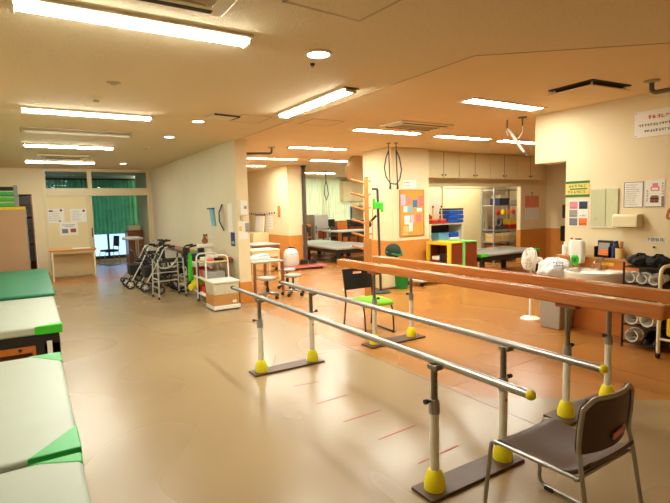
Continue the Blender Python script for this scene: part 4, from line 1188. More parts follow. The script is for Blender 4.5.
# ------------------------------------------------------------------ peg ladder, pulley post, things by the column
t = thing('peg_stand', 'tall wooden exercise post with slanting pegs behind the green chair', 'exercise post', (4.80, 6.68, 0), -32)
MB().bx(-.035, .035, -.045, .045, .03, 2.08).build('post', M['wood'], t, bevel=.006)
MB().bx(-.06, .075, -.05, .05, .03, 1.05).build('lower_block', M['wood'], t, bevel=.006)
MB().bx(-.25, .25, -.05, .05, 0, .05).bx(-.05, .05, -.25, .25, 0, .05).build('cross_base', M['wood'], t, bevel=.006)
for k in range(6):
    z = .86 + .222 * k
    MB().tube([(.02, -.02, z - .02), (-.12, -.02, z + .035), (-.26, -.02, z + .075)], .019, 10).build('peg', M['wood'], t)
    MB().tube([(.0, .02, z + .02), (.08, .02, z + .05)], .015, 8).build('peg', M['wood'], t)
t = thing('pulley_post', 'dark metal pulley post with bright green clamp and hanging cord', 'pulley exerciser', (5.40, 7.12, 0), -32)
MB().tube([(0, 0, .02), (-.03, 0, 1.9), (-.13, 0, 1.9)], .023, 10, fil=.03).build('post', M['steel_dark'], t)
MB().lathe([(.18, 0), (.18, .02), (.05, .04), (0, .04)], seg=20).build('base', M['darkgrey'], t)
g = MB().box(-.03, -.06, 1.60, .14, .08, .12, (0, R(8), 0)); g.box(-.10, -.06, 1.63, .055, .09, .2); g.box(.04, -.06, 1.57, .055, .09, .18)
g.build('clamp', M['limeplastic'], t, bevel=.018)
MB().tube([(-.13, -.1, 1.55), (-.14, -.1, 1.0)], .008, 6).build('cord', M['orange'], t)
MB().tube([(-.20, -.11, 1.30), (-.13, -.12, 1.36), (-.07, -.11, 1.42)], .022, 8).ball((-.2, -.11, 1.26), .05).build('grip', M['black'], t)
t = thing('low_cabinet', 'low cream box cabinet beside the green bin', 'cabinet', (5.74, 7.45, 0), 0)
MB().bx(-.2, .17, -.17, .2, .02, .46).build('body', M['cream'], t, bevel=.008)
MB().bx(-.19, .16, -.185, -.17, .04, .44).build('door', M['cream'], t, bevel=.004)
t = thing('waste_bin', 'small green bin beside the low cream cabinet', 'bin', (5.98, 7.22, 0))
MB().lathe([(.0, .0), (.12, 0), (.145, .40), (.155, .41), (.155, .43), (.135, .43), (.11, .02), (0, .02)], seg=28).build('bin', M['greenbin'], t)
t = thing('cloth_bag', 'dark green rounded bag resting on the red stand before the column', 'bag', (6.02, 7.52, .60))
MB().ball((0, 0, .10), .17, .14, .15).build('body', M['darkgreen'], t)
MB().tube([(-.17, 0, .1), (-.05, -.15, .04), (.12, -.13, .02), (.18, 0, .08)], .02, 8).build('band', M['greenbin'], t)
MB().box(.17, -.05, .08, .08, .08, .07, (0, 0, .4)).build('pocket', M['grey'], t, bevel=.02)
t = thing('bolster_stand', 'red and white padded stand under the dark green bag', 'stand', (6.02, 7.52, 0))
MB().cyl((0, 0, 0), (0, 0, .02), .12, seg=20).build('base', M['white'], t)
MB().cyl((0, 0, .02), (0, 0, .6), .055, seg=16).build('column', M['red'], t)
MB().cyl((0, 0, .2), (0, 0, .4), .062, seg=16).build('band', M['white'], t)
t = thing('platform_dolly', 'low white platform dolly on black casters by the column foot', 'dolly', (6.60, 7.3, 0), 10)
MB().bx(-.28, .3, -.2, .2, .09, .13).build('deck', M['white'], t, bevel=.006)
for sx in (-.22, .24):
    for sy in (-.15, .15):
        MB().cyl((sx - .015, sy, .04), (sx + .015, sy, .04), .04, seg=14).build('caster', M['rubber'], t)
        MB().bx(sx - .02, sx + .02, sy - .02, sy + .02, .06, .09).build('caster_fork', M['black'], t)

# corkboard with papers
t = thing('corkboard', 'framed corkboard pinned on the column front', 'corkboard', (6.71, 7.745, 1.43))
MB().bx(-.31, .31, -.012, 0, -.47, .47).build('cork_panel', M['cork'], t)
f = MB(); f.bx(-.33, .33, -.02, 0, .45, .48); f.bx(-.33, .33, -.02, 0, -.48, -.45); f.bx(-.33, -.305, -.02, 0, -.45, .45); f.bx(.305, .33, -.02, 0, -.45, .45)
f.build('frame', M['wood'], t, bevel=.003)
papers = ((-.24, .27, .13, .22, 'pinkl', 'pale pink card at the top left of the corkboard'), (-.09, .25, .1, .12, 'pink', 'rose card beside the pale pink card on the corkboard'),
          (.08, .19, .12, .15, 'bluec', 'blue card in the upper middle of the corkboard'), (.24, .24, .13, .22, 'redc', 'red patterned card at the top right of the corkboard'),
          (-.18, .08, .1, .12, 'paper', 'small white card below the pale pink card'), (-.05, .08, .12, .14, 'lightblue', 'pale blue card left of the blue card'),
          (.2, .06, .14, .07, 'paper', 'small wide white slip under the red patterned card'),
          (-.14, -.14, .14, .18, 'paper', 'white picture card at the middle left of the corkboard'), (.0, -.12, .1, .16, 'pinkl', 'pale pink card at the corkboard centre'),
          (.18, -.11, .14, .16, 'redc', 'red round patterned card at the middle right of the corkboard'), (-.04, -.29, .1, .18, 'paper', 'narrow white card below the corkboard centre'),
          (-.17, -.33, .13, .13, 'tanbox', 'small tan card at the lower left of the corkboard'), (-.19, -.44, .14, .06, 'tanbox', 'tan slip at the bottom left corner of the corkboard'))
M['pinkl'] = mat('pale_pink_card', (226, 186, 206), .8, rgb2=(214, 170, 196), scale=30)
M['bluec'] = mat('blue_card', (70, 120, 176), .8, rgb2=(50, 96, 150), scale=40)
M['redc'] = mat('red_pattern_card', (216, 60, 60), .8, rgb2=(236, 150, 140), scale=34)
for (dx, dz, w, h, m, lb) in papers:
    o = MB().bx(6.71 + dx - w / 2, 6.71 + dx + w / 2, 7.7295, 7.7328, 1.43 + dz - h / 2, 1.43 + dz + h / 2).build('card', M[m])
    tag(o, lb, 'card', 'cards pinned on the corkboard')
notice('small white sign with two rows of lettering above the corkboard', (6.66, 7.746, 2.02), .34, .16, 0, 2, seed=31, margin=.08, lm='ink')
notice('tiny white hook plate on the column left face', (6.196, 8.15, 1.62), .08, .14, -90, 0, seed=33)
# ------------------------------------------------------------------ overhead cupboards (four units of two doors)
gO = 'overhead cupboards above the alcove'
for i, (a, b, lb) in enumerate(((7.38, 8.33, 'cream overhead cupboard with two doors, directly right of the corkboard column'), (8.34, 9.37, 'cream overhead cupboard with two doors, second from the column'),
                                (9.38, 10.38, 'cream overhead cupboard with two doors, third from the column'), (10.39, 11.37, 'cream overhead cupboard with two doors, nearest to the calendar'))):
    t = thing('overhead_cupboard', lb, 'cupboard', ((a + b) / 2, 8.15, 2.17), 0, gO)
    h = (b - a) / 2
    MB().bx(-h, h, -.15, .15, 0, .585).build('body', M['cab_cream'], t, bevel=.003)
    for s in (-1, 1):
        d = MB().bx(min(s * .004, s * (h - .004)), max(s * .004, s * (h - .004)), -.17, -.15, .006, .575).build('door', M['cab_cream'], t, bevel=.004)
        MB().cyl((s * .05, -.19, .07), (s * .05, -.17, .07), .016, seg=12).build('knob', M['darkgrey'], d)
    MB().bx(-.003, .003, -.172, -.15, .006, .575).build('door_gap', M['gap'], t)

# white sliding panel
t = thing('sliding_panel', 'large plain cream sliding panel closing the alcove left part', 'sliding panel', (9.72, 9.12, 0))
MB().bx(-.80, .85, -.02, .02, .02, 2.0).build('panel', M['panel_cream'], t, bevel=.004)
MB().bx(-.82, .88, -.035, .035, 2.0, 2.06).build('top_track', M['frame_cream'], t)
MB().bx(.72, .75, -.03, -.02, .9, 1.1).build('finger_pull', M['grey'], t)

# metal shelf with stores
SX, SY = 10.86, 8.86
t = thing('storage_shelf', 'grey metal shelf full of stores between the panel and calendar wall', 'shelf', (SX, SY, 0))
for sx in (-.54, .54):
    for sy in (-.2, .2): MB().bx(sx - .02, sx + .02, sy - .02, sy + .02, 0, 1.98).build('post', M['grey'], t)
for z in (.12, .56, .88, 1.53, 1.94): MB().bx(-.54, .54, -.2, .2, z - .025, z).build('shelf', M['grey'], t)
gs = 'stores on the grey metal shelf'
def sbox(name, label, cat, x0, x1, z0, z1, m, y0=-.16, y1=.15, bev=.006):
    return tag(MB().bx(SX + x0, SX + x1, SY + y0, SY + y1, z0 + .001, z1).build(name, M[m], None, bevel=bev), label, cat, gs)
sbox('binder_box', 'dark blue box on the upper level of the metal shelf', 'box', -.28, .12, 1.53, 1.71, 'navy')
sbox('lidded_box', 'pale lidded box on top of the dark blue box', 'box', -.24, .1, 1.712, 1.80, 'cream')
sbox('white_box', 'white flat box on the right of the upper shelf level', 'box', .15, .5, 1.53, 1.65, 'white')
for x, m, lb in ((-.42, 'red', 'red round toy hanging at the left end of the metal shelf'), (-.22, 'yellow', 'yellow round toy hanging on the metal shelf beside the leftmost red one'), (-.02, 'orange', 'orange round toy hanging at the middle of the metal shelf'),
                 (.2, 'red', 'red round toy hanging between two orange ones on the metal shelf'), (.42, 'orange', 'orange round toy hanging at the right end of the metal shelf')):
    o = MB().ball((SX + x, SY - .23, 1.34), .075, .04, .075, 12, 8).tube([(SX + x, SY - .23, 1.40), (SX + x, SY - .203, 1.52)], .005, 5).build('hanging_toy', M[m])
    tag(o, lb, 'toy', 'round toys hanging from the metal shelf')
for x, lb in ((-.33, 'leftmost tan storage box of three on the lower metal shelf'), (-.02, 'middle tan storage box of three on the lower metal shelf'), (.29, 'rightmost tan storage box of three on the lower metal shelf')):
    t = thing('tan_box', lb, 'box', (SX + x, SY, .561), 0, gs)
    MB().bx(-.13, .13, -.16, .15, 0, .15).build('body', M['tanbox'], t, bevel=.005)
    MB().bx(-.137, .137, -.165, .155, .15, .23).build('lid', M['cream'], t, bevel=.005)
sbox('orange_crate', 'orange crate on the lowest level of the metal shelf', 'crate', -.46, .05, .12, .46, 'wood_orange')
sbox('brown_crate', 'brown crate right of the orange crate on the metal shelf', 'crate', .14, .48, .12, .38, 'cardboard')
t = thing('flywheel_trainer', 'dark silver training machine on the middle level of the metal shelf', 'machine', (SX - .14, SY, .881))
MB().bx(-.24, .24, -.14, .14, 0, .08).build('base', M['darkgrey'], t, bevel=.012)
MB().ring((-.05, -.06, .2), .1, .02, 'y').build('flywheel', M['grey'], t)
MB().bx(.02, .2, .0, .1, .08, .28).build('housing', M['navy'], t, bevel=.012)
sbox('game_box', 'red and black box beside the silver machine on the shelf', 'box', .15, .46, .88, 1.0, 'red')
sbox('sorting_tray', 'yellow tray lying on the red and black box', 'tray', .14, .44, 1.001, 1.14, 'yellowtrim')

# calendar
t = thing('wall_calendar', 'hanging calendar with red floral picture above blank white leaf', 'calendar', (11.52, 8.398, 1.42))
MB().bx(-.29, .29, -.006, 0, .02, .34).build('picture', mat('red_floral_print', (206, 92, 70), .7, rgb2=(232, 168, 140), scale=26), t)
MB().bx(-.29, .29, -.006, 0, -.30, .018).build('leaf', M['paper'], t)
g = MB()
for r_ in range(4): glyphs(g, -.24, -.05 - .065 * r_, 7, .022, -.006, adv=.072, seed=60 + r_)
g.build('print', M['inkgrey'], t)
MB().cyl((0, -.015, .42), (0, 0, .42), .02, seg=10).box(0, -.004, .38, .02, .004, .08).build('hook', M['wood_brown'], t)
notice('small white notice on the rose alcove wall above the toys', (8.62, 9.745, 1.62), .3, .34, 0, 0, ((-.0, .1, .2, .08, 'inkgrey'),), seed=41)

# ------------------------------------------------------------------ toy shelf and edged cabinets
t = thing('open_shelf', 'cream open shelf holding toys and mats right of the column', 'shelf', (7.93, 8.18, 0))
for s in (-1, 1): MB().bx(s * .5 - .025, s * .5 + .025, -.22, .22, 0, 1.16).build('side', M['cream'], t, bevel=.004)
for z in (.3, .74, 1.16): MB().bx(-.53 if z > 1 else -.475, .53 if z > 1 else .475, -.23, .22, z - .025, z).build('shelf', M['cream'], t, bevel=.003)
MB().bx(-.475, .475, .2, .22, .02, 1.13).build('back_panel', M['darkgrey'], t)
gt = 'toys and mats on the cream shelf'
for i, (x, lb) in enumerate(((7.62, 'left'), (7.88, 'right'))):
    t = thing('ring_toss', 'red ring toss base with cream peg, %s one on the cream shelf' % lb, 'ring toss', (x, 8.08, 1.16), 12 * i, gt)
    MB().bx(-.13, .13, -.14, .14, 0, .035).build('base', M['red'], t, bevel=.01)
    MB().cyl((0, 0, .035), (0, 0, .36), .024, .015, 12).build('peg', M['tanbox'], t)
    MB().ball((0, 0, .38), .026, seg=12, rings=8).build('peg_ball', M['red'], t)
    for k, m in enumerate(('red', 'orange')):
        MB().ring((.0, 0, .055 + .035 * k), .09 - .012 * k, .018, 'z').build('ring', M[m], t)
t = thing('red_tub', 'red curved tub standing behind the ring toss', 'tub', (7.62, 8.30, 1.16), 0, gt)
MB().prism([(-.18, 0), (.2, 0), (.17, .14), (.06, .22), (-.1, .25), (-.19, .2)], -.05, .05, 'xz').build('tub', M['red'], t, bevel=.015)
z = 1.16
for i, (h, m, lb) in enumerate(((.09, 'blue', 'lowest'), (.1, 'blue', 'second'), (.1, 'blue', 'third'), (.05, 'navy', 'topmost'))):
    o = MB().box(8.22 + .01 * (i % 2), 8.12, z + h / 2, .46, .34, h - .008, (0, 0, .03 * (i - 1))).build('folded_mat', M[m], None, bevel=.025)
    tag(o, 'blue folded mat on the cream shelf, %s of the pile' % lb, 'mat', gt); z += h
crate('grey blue basket in the upper compartment of the cream shelf', 7.82, 8.1, .74, .16, .14, .2, 'lightblue', gt)
tag(MB().bx(8.06, 8.36, 8.0, 8.26, .74, .84).build('white_case', M['white'], None, bevel=.012), 'white flat case in the upper compartment of the cream shelf', 'case', gt)
tag(MB().bx(8.05, 8.34, 8.0, 8.26, .842, .95).build('blue_case', M['blue'], None, bevel=.012), 'blue case lying on the white flat case', 'case', gt)

def edged(label, x0, x1, y0, y1, z, edge, group):
    t = thing('edged_cabinet', label, 'cabinet', ((x0 + x1) / 2, (y0 + y1) / 2, 0), 0, group)
    hx, hy = (x1 - x0) / 2, (y1 - y0) / 2
    b = MB(); b.bx(-hx, hx, -hy + .015, -hy + .03, .02, z - .03); b.bx(-hx, hx, hy - .03, hy - .015, .02, z - .03); b.bx(hx - .03, hx - .01, -hy + .03, hy - .03, .02, z - .03)
    b.bx(-hx, hx - .03, -hy + .03, hy - .03, .02, .04); b.bx(-hx, hx - .03, -hy + .03, hy - .03, z - .05, z - .03)
    b.build('carcass', M['wood_red'], t)
    e = MB(); w = .055
    e.bx(-hx - .01, -hx + w, -hy, -hy + w, 0, z); e.bx(-hx - .01, -hx + w, hy - w, hy, 0, z); e.bx(-hx - .01, -hx + w, -hy + w, hy - w, z - w, z); e.bx(-hx - .01, -hx + w, -hy + w, hy - w, 0, .04)
    e.bx(-hx + w, hx, -hy, hy, z - .02, z)
    e.build('coloured_edge', M[edge], t, bevel=.006)
    MB().bx(-hx + .02, hx - .03, -hy + .03, hy - .03, z * .5, z * .5 + .018).build('shelf', M['wood_red'], t)
    return t
edged('low open cabinet with bright yellow edges, in front of the toy shelf', 6.98, 7.36, 6.95, 7.6, .83, 'yellowtrim', 'low cabinets with coloured edges')
edged('low cabinet with light green edges and red brown side', 7.38, 7.78, 6.95, 7.6, .83, 'greentrim', 'low cabinets with coloured edges')
gy = 'things inside the yellow edged cabinet'
tag(MB().bx(7.03, 7.25, 7.05, 7.28, .45, .6).build('black_case', M['black'], None, bevel=.02), 'black case on the shelf inside the yellow edged cabinet', 'case', gy)
tag(MB().bx(7.03, 7.25, 7.3, 7.5, .45, .53).build('white_tray', M['white'], None, bevel=.012), 'white tray inside the yellow edged cabinet', 'tray', gy)
bed('mat_platform', 'wide grey mat platform with green corners behind the green edged cabinet', 9.85, 6.95, 7.94, .53, 1.95, M['vinylgrey'], M['limeplastic'], M['black'], ((0, 0), (1, 0)), .06, None, True)
t = thing('low_box', 'small cream box standing under the grey mat platform end', 'box', (9.2, 8.5, 0))
MB().bx(-.2, .2, -.12, .12, 0, .3).build('body', M['cardboard'], t, bevel=.01)
MB().bx(-.21, .21, -.13, .13, .3, .34).build('lid', M['tanbox'], t, bevel=.006)
t = thing('equipment_stand', 'black stand holding dark gear near the calendar wall corner', 'stand', (11.9, 7.6, 0))
MB().bx(-.16, .16, -.14, .14, 0, .04).build('base', M['black'], t)
MB().bx(-.03, .03, -.03, .03, .04, 1.5).build('post', M['black'], t)
MB().bx(-.14, .14, -.12, .12, .55, .95).build('gear_bag', M['blackfab'], t, bevel=.03)
MB().bx(-.1, .1, -.1, .1, 1.15, 1.5).build('monitor_head', M['darkgrey'], t, bevel=.02)
# ------------------------------------------------------------------ sink wall
t = thing('wash_basin', 'white ceramic wash basin fixed to the orange panelling', 'sink', (5.52, 3.22, .02), -90)
# local x runs toward the camera along the wall, -y away from the wall
def rr(hx, y0, y1, r, n=6, front=.55):
    P = []
    def arc(cx, cy, a0, a1, r_):
        for k in range(n + 1):
            a = R(a0 + (a1 - a0) * k / n); P.append((cx + r_ * math.cos(a), cy + r_ * math.sin(a)))
    arc(hx - .03, y1 - .03, 0, 90, .03) if False else P.extend([(hx, y1), (-hx, y1)])
    for k in range(13):
        a = PI + PI * k / 12
        P.append((hx * math.cos(a), y0 + (y1 - y0) * .6 + (y1 - y0) * .6 * math.sin(a)))
    return P
def ringpts(s, dy=0): # outline scaled about the bowl centre
    base = rr(.32, -.29, .257, .05)
    return [(x * s, (y + .03) * s - .03 + dy) for x, y in base]
prof = [(.55, .55), (.80, .60), (.97, .68), (1.0, .74), (1.0, .757), (.97, .762), (.80, .758), (.76, .74), (.62, .65), (.3, .625)]
vs = []; n = None; fs = []
for s, z in prof:
    p = ringpts(s, .02 if s > .9 else 0) if s > .85 else [(x, y - .0) for x, y in ringpts(s)]
    if s > .85:
        p = [(x, min(y, .257)) for x, y in p]
    n = len(p); vs += [(x, y, z) for x, y in p]
for i in range(len(prof) - 1):
    for k in range(n):
        l = (k + 1) % n
        fs.append((i * n + k, i * n + l, (i + 1) * n + l, (i + 1) * n + k))
fs.append(tuple((len(prof) - 1) * n + k for k in range(n))); fs.append(tuple(range(n))[::-1])
mb = MB(); mb.add(vs, fs); mb.build('basin', M['ceramic'], t, sharp=60)
MB().cyl((0, -.02, .626), (0, -.02, .630), .025, seg=16).build('drain', M['chrome'], t)
f = MB().cyl((0, .19, .755), (0, .19, .80), .026, .02, 14); f.tube([(0, .19, .80), (0, .18, .855), (0, .10, .87), (0, .07, .84)], .014, 10, fil=.03)
fp = f.build('faucet', M['chrome'], t)
MB().box(0, .20, .875, .03, .09, .016, (R(20), 0, 0)).build('lever', M['chrome'], fp, bevel=.005)
MB().cyl((-.1, .19, .758), (-.1, .19, .80), .016, seg=12).build('overflow_knob', M['chrome'], fp)
MB().tube([(0, .0, .55), (0, .0, .32), (0, .12, .32), (0, .255, .36)], .02, 10, fil=.05).build('waste_pipe', M['chrome'], t)

def sd(name, label, cat, loc, rz=-90, group=None): return thing(name, label, cat, loc, rz, group)
t = sd('soap_dispenser', 'white wall soap dispenser with bright green push panel above the basin', 'soap dispenser', (5.752, 3.50, .83))
MB().prism([(-.07, 0), (.07, 0), (.082, .1), (.075, .26), (.05, .29), (-.05, .29), (-.075, .26), (-.082, .1)], -.09, 0, 'xz').build('body', M['white'], t, bevel=.018, bseg=3)
MB().prism([(-.055, -.02), (.035, -.02), (.045, .06), (.025, .10), (-.045, .10), (-.065, .06)], -.102, -.08, 'xz').build('push_panel', M['limeplastic'], t, bevel=.012)
MB().lathe([(.03, 0), (.03, .012), (0, .014)], (-.01, -.102, .045), 14, Matrix.Rotation(R(90), 3, 'X')).build('button', M['greenbin'], t)
MB().bx(-.03, .03, -.07, -.02, .288, .305).build('lid_tab', M['black'], t, bevel=.004)
gl = 'small things on the wooden ledge'
def bottle(label, x, y, r, h, m, cap, group=gl):
    t = thing('bottle', label, 'bottle', (x, y, .912), 0, group)
    MB().lathe([(0, 0), (r, 0), (r, h * .7), (r * .45, h * .82), (r * .45, h * .9), (0, h * .9)], seg=18).build('body', M[m], t)
    MB().cyl((0, 0, h * .9), (0, 0, h), r * .5, seg=12).build('cap', M[cap], t)
bottle('short white bottle at the far end of the wooden ledge', 5.83, 3.75, .035, .16, 'white', 'white')
bottle('white bottle with red cap next to the soap dispenser', 5.84, 3.67, .032, .22, 'white', 'red')
t = sd('file_holder', 'black desk file holder with an orange card on the ledge', 'file holder', (5.83, 3.25, .912))
MB().bx(-.09, .09, .03, .045, 0, .20).bx(-.09, .09, -.05, .05, 0, .012).bx(-.09, -.08, -.05, .045, 0, .13).bx(.08, .09, -.05, .045, 0, .13).build('holder', M['black'], t)
MB().box(.0, .0, .10, .13, .01, .15, (R(-10), 0, 0)).build('card', M['grey'], t)
MB().box(.01, -.02, .06, .11, .008, .07, (R(-10), 0, 0)).build('orange_card', M['orange'], t)
t = sd('brush_pot', 'yellow cup holding blue and tan brushes on the ledge', 'pot', (5.83, 3.09, .912))
MB().lathe([(0, 0), (.045, 0), (.05, .12), (.042, .12), (.038, .01), (0, .01)], (.03, 0, 0), 18).build('cup', M['tanbox'], t)
MB().tube([(.03, 0, .02), (.05, 0, .2)], [.01, .022], 8).build('tan_brush', M['wood'], t)
MB().tube([(.03, 0, .02), (-.02, 0, .2)], [.01, .026], 8).build('blue_brush', M['navy'], t)
MB().box(-.045, 0, .07, .03, .05, .14).build('blue_box', M['inkblue'], t, bevel=.006)
notice('small yellow label on the orange panel beside the faucet', (5.778, 3.17, .84), .14, .035, -90, 0, m=M['yellowtrim'], seed=51)

# mirror, towel dispenser, posters, signs
t = sd('wall_mirror', 'frameless rectangular wall mirror in two panels above the ledge', 'mirror', (5.898, 3.29, 1.505))
MB().bx(-.165, .018, -.018, 0, -.225, .225).build('mirror_panel', M['mirror'], t, bevel=.002)
MB().bx(.024, .165, -.018, 0, -.225, .225).build('mirror_panel', M['mirror'], t, bevel=.002)
MB().bx(-.17, .17, -.02, 0, -.24, -.226).build('bottom_rail', M['white'], t)
MB().bx(.018, .024, -.012, 0, -.225, .225).build('seam', M['gap'], t)
g = MB(); glyphs(g, -.12, -.17, 1, .05, -.018, seed=71); g.build('sticker', M['inkgrey'], t)
t = sd('paper_towel_dispenser', 'cream wall paper towel dispenser right of the mirror', 'dispenser', (5.898, 2.99, 1.28))
MB().prism([(-.13, 0), (0, 0), (0, .15), (-.11, .15), (-.13, .13)], -.14, .14, 'yz').build('body', M['cream'], t, bevel=.01)
MB().bx(-.1, .1, -.09, -.05, -.006, .002).build('slot', M['gap'], t)

t = sd('poster', 'green and yellow banner poster near the wall edge above the leaflets', 'poster', (5.898, 3.64, 1.745))
MB().bx(-.16, .16, -.003, 0, -.10, .10).build('sheet', mat('straw_print', (222, 206, 116), .7, rgb2=(204, 186, 92), scale=30), t)
MB().bx(-.16, .16, -.0045, -.003, .07, .10).bx(-.16, .16, -.0045, -.003, -.10, -.07).bx(-.1, .13, -.0045, -.003, -.008, .008).build('green_band', M['inkgreen'], t)
g = MB(); glyphs(g, -.12, .02, 6, .036, -.003, seed=81); glyphs(g, -.13, -.055, 6, .036, -.003, seed=82); g.build('print', M['inkgreen'], t)
t = sd('poster', 'leaflet sheet of six coloured pictures left of the mirror', 'poster', (5.898, 3.62, 1.435))
MB().bx(-.13, .13, -.003, 0, -.165, .165).build('sheet', M['paper'], t)
for i, (px, pz, m) in enumerate(((-.065, .105, 'pink'), (.062, .105, 'navy'), (-.068, 0, 'grey'), (.062, .0, 'paper'), (-.066, -.105, 'inkgrey'), (.062, -.105, 'orange'))):
    MB().bx(px - .055, px + .055, -.0045, -.003, pz - .047, pz + .047).build('picture', M[m], t)
    g = MB(); glyphs(g, px - .045, pz - .035, 4, .02, -.0045, seed=90 + i); g.build('print', M['ink' if i % 2 else 'inkgrey'], t)
nb = notice('white notice with dark border and small printed lines right of the mirror', (5.898, 2.96, 1.65), .21, .29, -90, 10, seed=101, margin=.07)
bd = MB(); w_, h_ = .105, .145
bd.bx(-w_, w_, -.0042, -.003, h_ - .006, h_); bd.bx(-w_, w_, -.0042, -.003, -h_, -h_ + .006); bd.bx(-w_, -w_ + .006, -.0042, -.003, -h_ + .006, h_ - .006); bd.bx(w_ - .006, w_, -.0042, -.003, -h_ + .006, h_ - .006)
bd.build('border', M['inkblue'], nb)
t = sd('poster', 'cream poster with pink and brown pictures beside the bordered notice', 'poster', (5.898, 2.735, 1.655))
MB().bx(-.1, .1, -.003, 0, -.15, .15).build('sheet', M['paper'], t)
MB().prism([(-.04, .03), (.045, .03), (.05, .07), (.03, .085), (.03, .115), (-.025, .115), (-.025, .085), (-.045, .07)], -.0045, -.003, 'xz').build('pink_picture', M['pink'], t)
MB().prism([(-.028, .04), (.032, .04), (.036, .065), (-.03, .065)], -.0055, -.0045, 'xz').build('pale_picture', M['paper'], t)
MB().prism([(-.045, -.1), (.04, -.1), (.045, -.045), (.03, -.02), (-.03, -.02), (-.048, -.045)], -.0045, -.003, 'xz').build('brown_picture', M['wood_brown'], t)
MB().bx(-.04, .038, -.0055, -.0045, -.065, -.048).bx(-.03, -.012, -.0055, -.0045, -.095, -.08).bx(.008, .026, -.0055, -.0045, -.095, -.08).build('dark_marks', M['ink'], t)
g = MB()
for q in range(5): glyphs(g, .068, .1 - q * .028, 1, .022, -.003, seed=110 + q)
g.build('print', M['inkgreen'], t)
g = MB()
for q in range(5): glyphs(g, -.088, .02 - q * .028, 1, .022, -.003, seed=120 + q)
g.build('print', M['inkgreen'], t)
MB().bx(-.1, .1, -.0045, -.003, -.15, -.142).bx(.07, .095, -.0045, -.003, -.14, -.03).build('grey_strip', M['inkgrey'], t)

# large notice up high, red heading and two black lines
t = sd('wall_sign', 'large white board sign with red heading high on the sink wall', 'sign', (5.898, 2.70, 2.43))
MB().bx(-.27, .27, -.012, 0, -.145, .145).build('board', M['white'], t, bevel=.004)
g = MB(); glyphs(g, -.13, .045, 6, .046, -.012, adv=.045, seed=131, out=-.0015); g.build('red_heading', M['inkred'], t)
g = MB(); glyphs(g, -.225, -.03, 15, .03, -.012, adv=.03, seed=132, out=-.0015); g.build('print', M['ink'], t); g = MB(); glyphs(g, -.165, -.095, 11, .03, -.012, adv=.03, seed=133, out=-.0015); g.build('print', M['ink'], t)
for sx in (-.25, .25):
    for sz in (-.125, .125): MB().cyl((sx, -.016, sz), (sx, -.012, sz), .006, seg=8).build('pin', M['grey'], t)
t = sd('wall_label', 'small white label with bold black characters above the shoe rack', 'label', (5.898, 2.715, 1.14))
MB().bx(-.095, .095, -.003, 0, -.03, .03).build('plate', M['paper'], t)
text('下肢装具', .046, 'lettering', M['ink'], t, (0, -.0035, 0))
t = sd('wall_hook', 'tiny dark hook on the wall below the small label', 'hook', (5.898, 2.72, 1.06))
MB().cyl((0, -.014, 0), (0, 0, 0), .008, seg=10).ball((0, -.016, 0), .011).build('hook', M['steel_dark'], t)

# wooden pulley handles hanging at the picture edge
t = sd('hanging_pulley', 'dark knob and copper brown wooden handle hanging at the wall right end', 'pulley handle', (5.898, 2.53, 1.4))
MB().cyl((0, -.03, .3), (0, 0, .3), .035, seg=18).ball((0, -.035, .3), .04).build('knob', M['black'], t)
MB().bx(-.02, .06, -.06, 0, .1, .17).build('wooden_block', M['wood_brown'], t, bevel=.008)
MB().tube([(-.04, -.04, .08), (-.06, -.04, -.02), (.08, -.04, -.02), (.06, -.04, .08), (-.04, -.04, .08)], .014, 8, fil=.03).build('loop_handle', mat('copper_wood', (186, 112, 62), .35), t)

# ------------------------------------------------------------------ shoe rack with splints
t = thing('shoe_rack', 'black wire shoe rack standing against the orange panelling', 'shoe rack', (5.55, 2.60, 0), 0)
X, Y = .17, .175
zs = (.06, .25, .50, .70, .88)
for sx in (-X, X):
    for sy in (-Y, Y): MB().cyl((sx, sy, 0), (sx, sy, .93), .012, seg=8).build('post', M['black'], t)
for z in zs: 
    s = MB()
    for k in range(7):
        xx = -X + 2 * X * k / 6
        s.tube([(xx, -Y, z), (xx, Y, z)], .006, 6)
    for yy in (-Y, 0, Y): s.tube([(-X, yy, z), (X, yy, z)], .007, 6)
    s.build('wire_shelf', M['black'], t)
MB().bx(X - .01, X, -Y, Y, .06, .88).build('back_panel', M['black'], t)
def splint(label, x, y, z, r, m, L=.24):
    t = thing('leg_splint', label, 'splint', (x, y, z + r + .008), 0, 'white rolled splints on the black rack')
    b = MB(); n = 16
    # rolled shell open towards the room (-x), slit on top
    outer = [(math.cos(R(115 + 310 * k / n)), math.sin(R(115 + 310 * k / n))) for k in range(n + 1)]
    vs = []; fs = []
    for xx, s in ((-L / 2, 1.0), (L / 2, .82)):
        for (cy, cz) in outer: vs.append((xx, cy * r * s, cz * r * s))
        for (cy, cz) in outer: vs.append((xx, cy * (r * s - .012), cz * (r * s - .012)))
    N = n + 1
    for k in range(n):
        fs += [(k, k + 1, 2 * N + k + 1, 2 * N + k), (N + k, 3 * N + k, 3 * N + k + 1, N + k + 1), (k, N + k, N + k + 1, k + 1), (2 * N + k, 2 * N + k + 1, 3 * N + k + 1, 3 * N + k)]
    fs += [(0, 2 * N, 3 * N, N), (n, N + n, 3 * N + n, 2 * N + n)]
    b.add(vs, fs); b.build('shell', M[m], t)
    MB().sheet(lambda u, v: (-L / 2 + .05 + L * .7 * u, r * .55 * (v - .5), -r * .45), 3, 3, .014, (0, 0, 1)).build('inner_pad', M['grey'], t)
    MB().ring((-.02, 0, 0), r + .004, .008, 'x', 20, 6).build('strap', M['white'] if m == 'white' else M['black'], t)
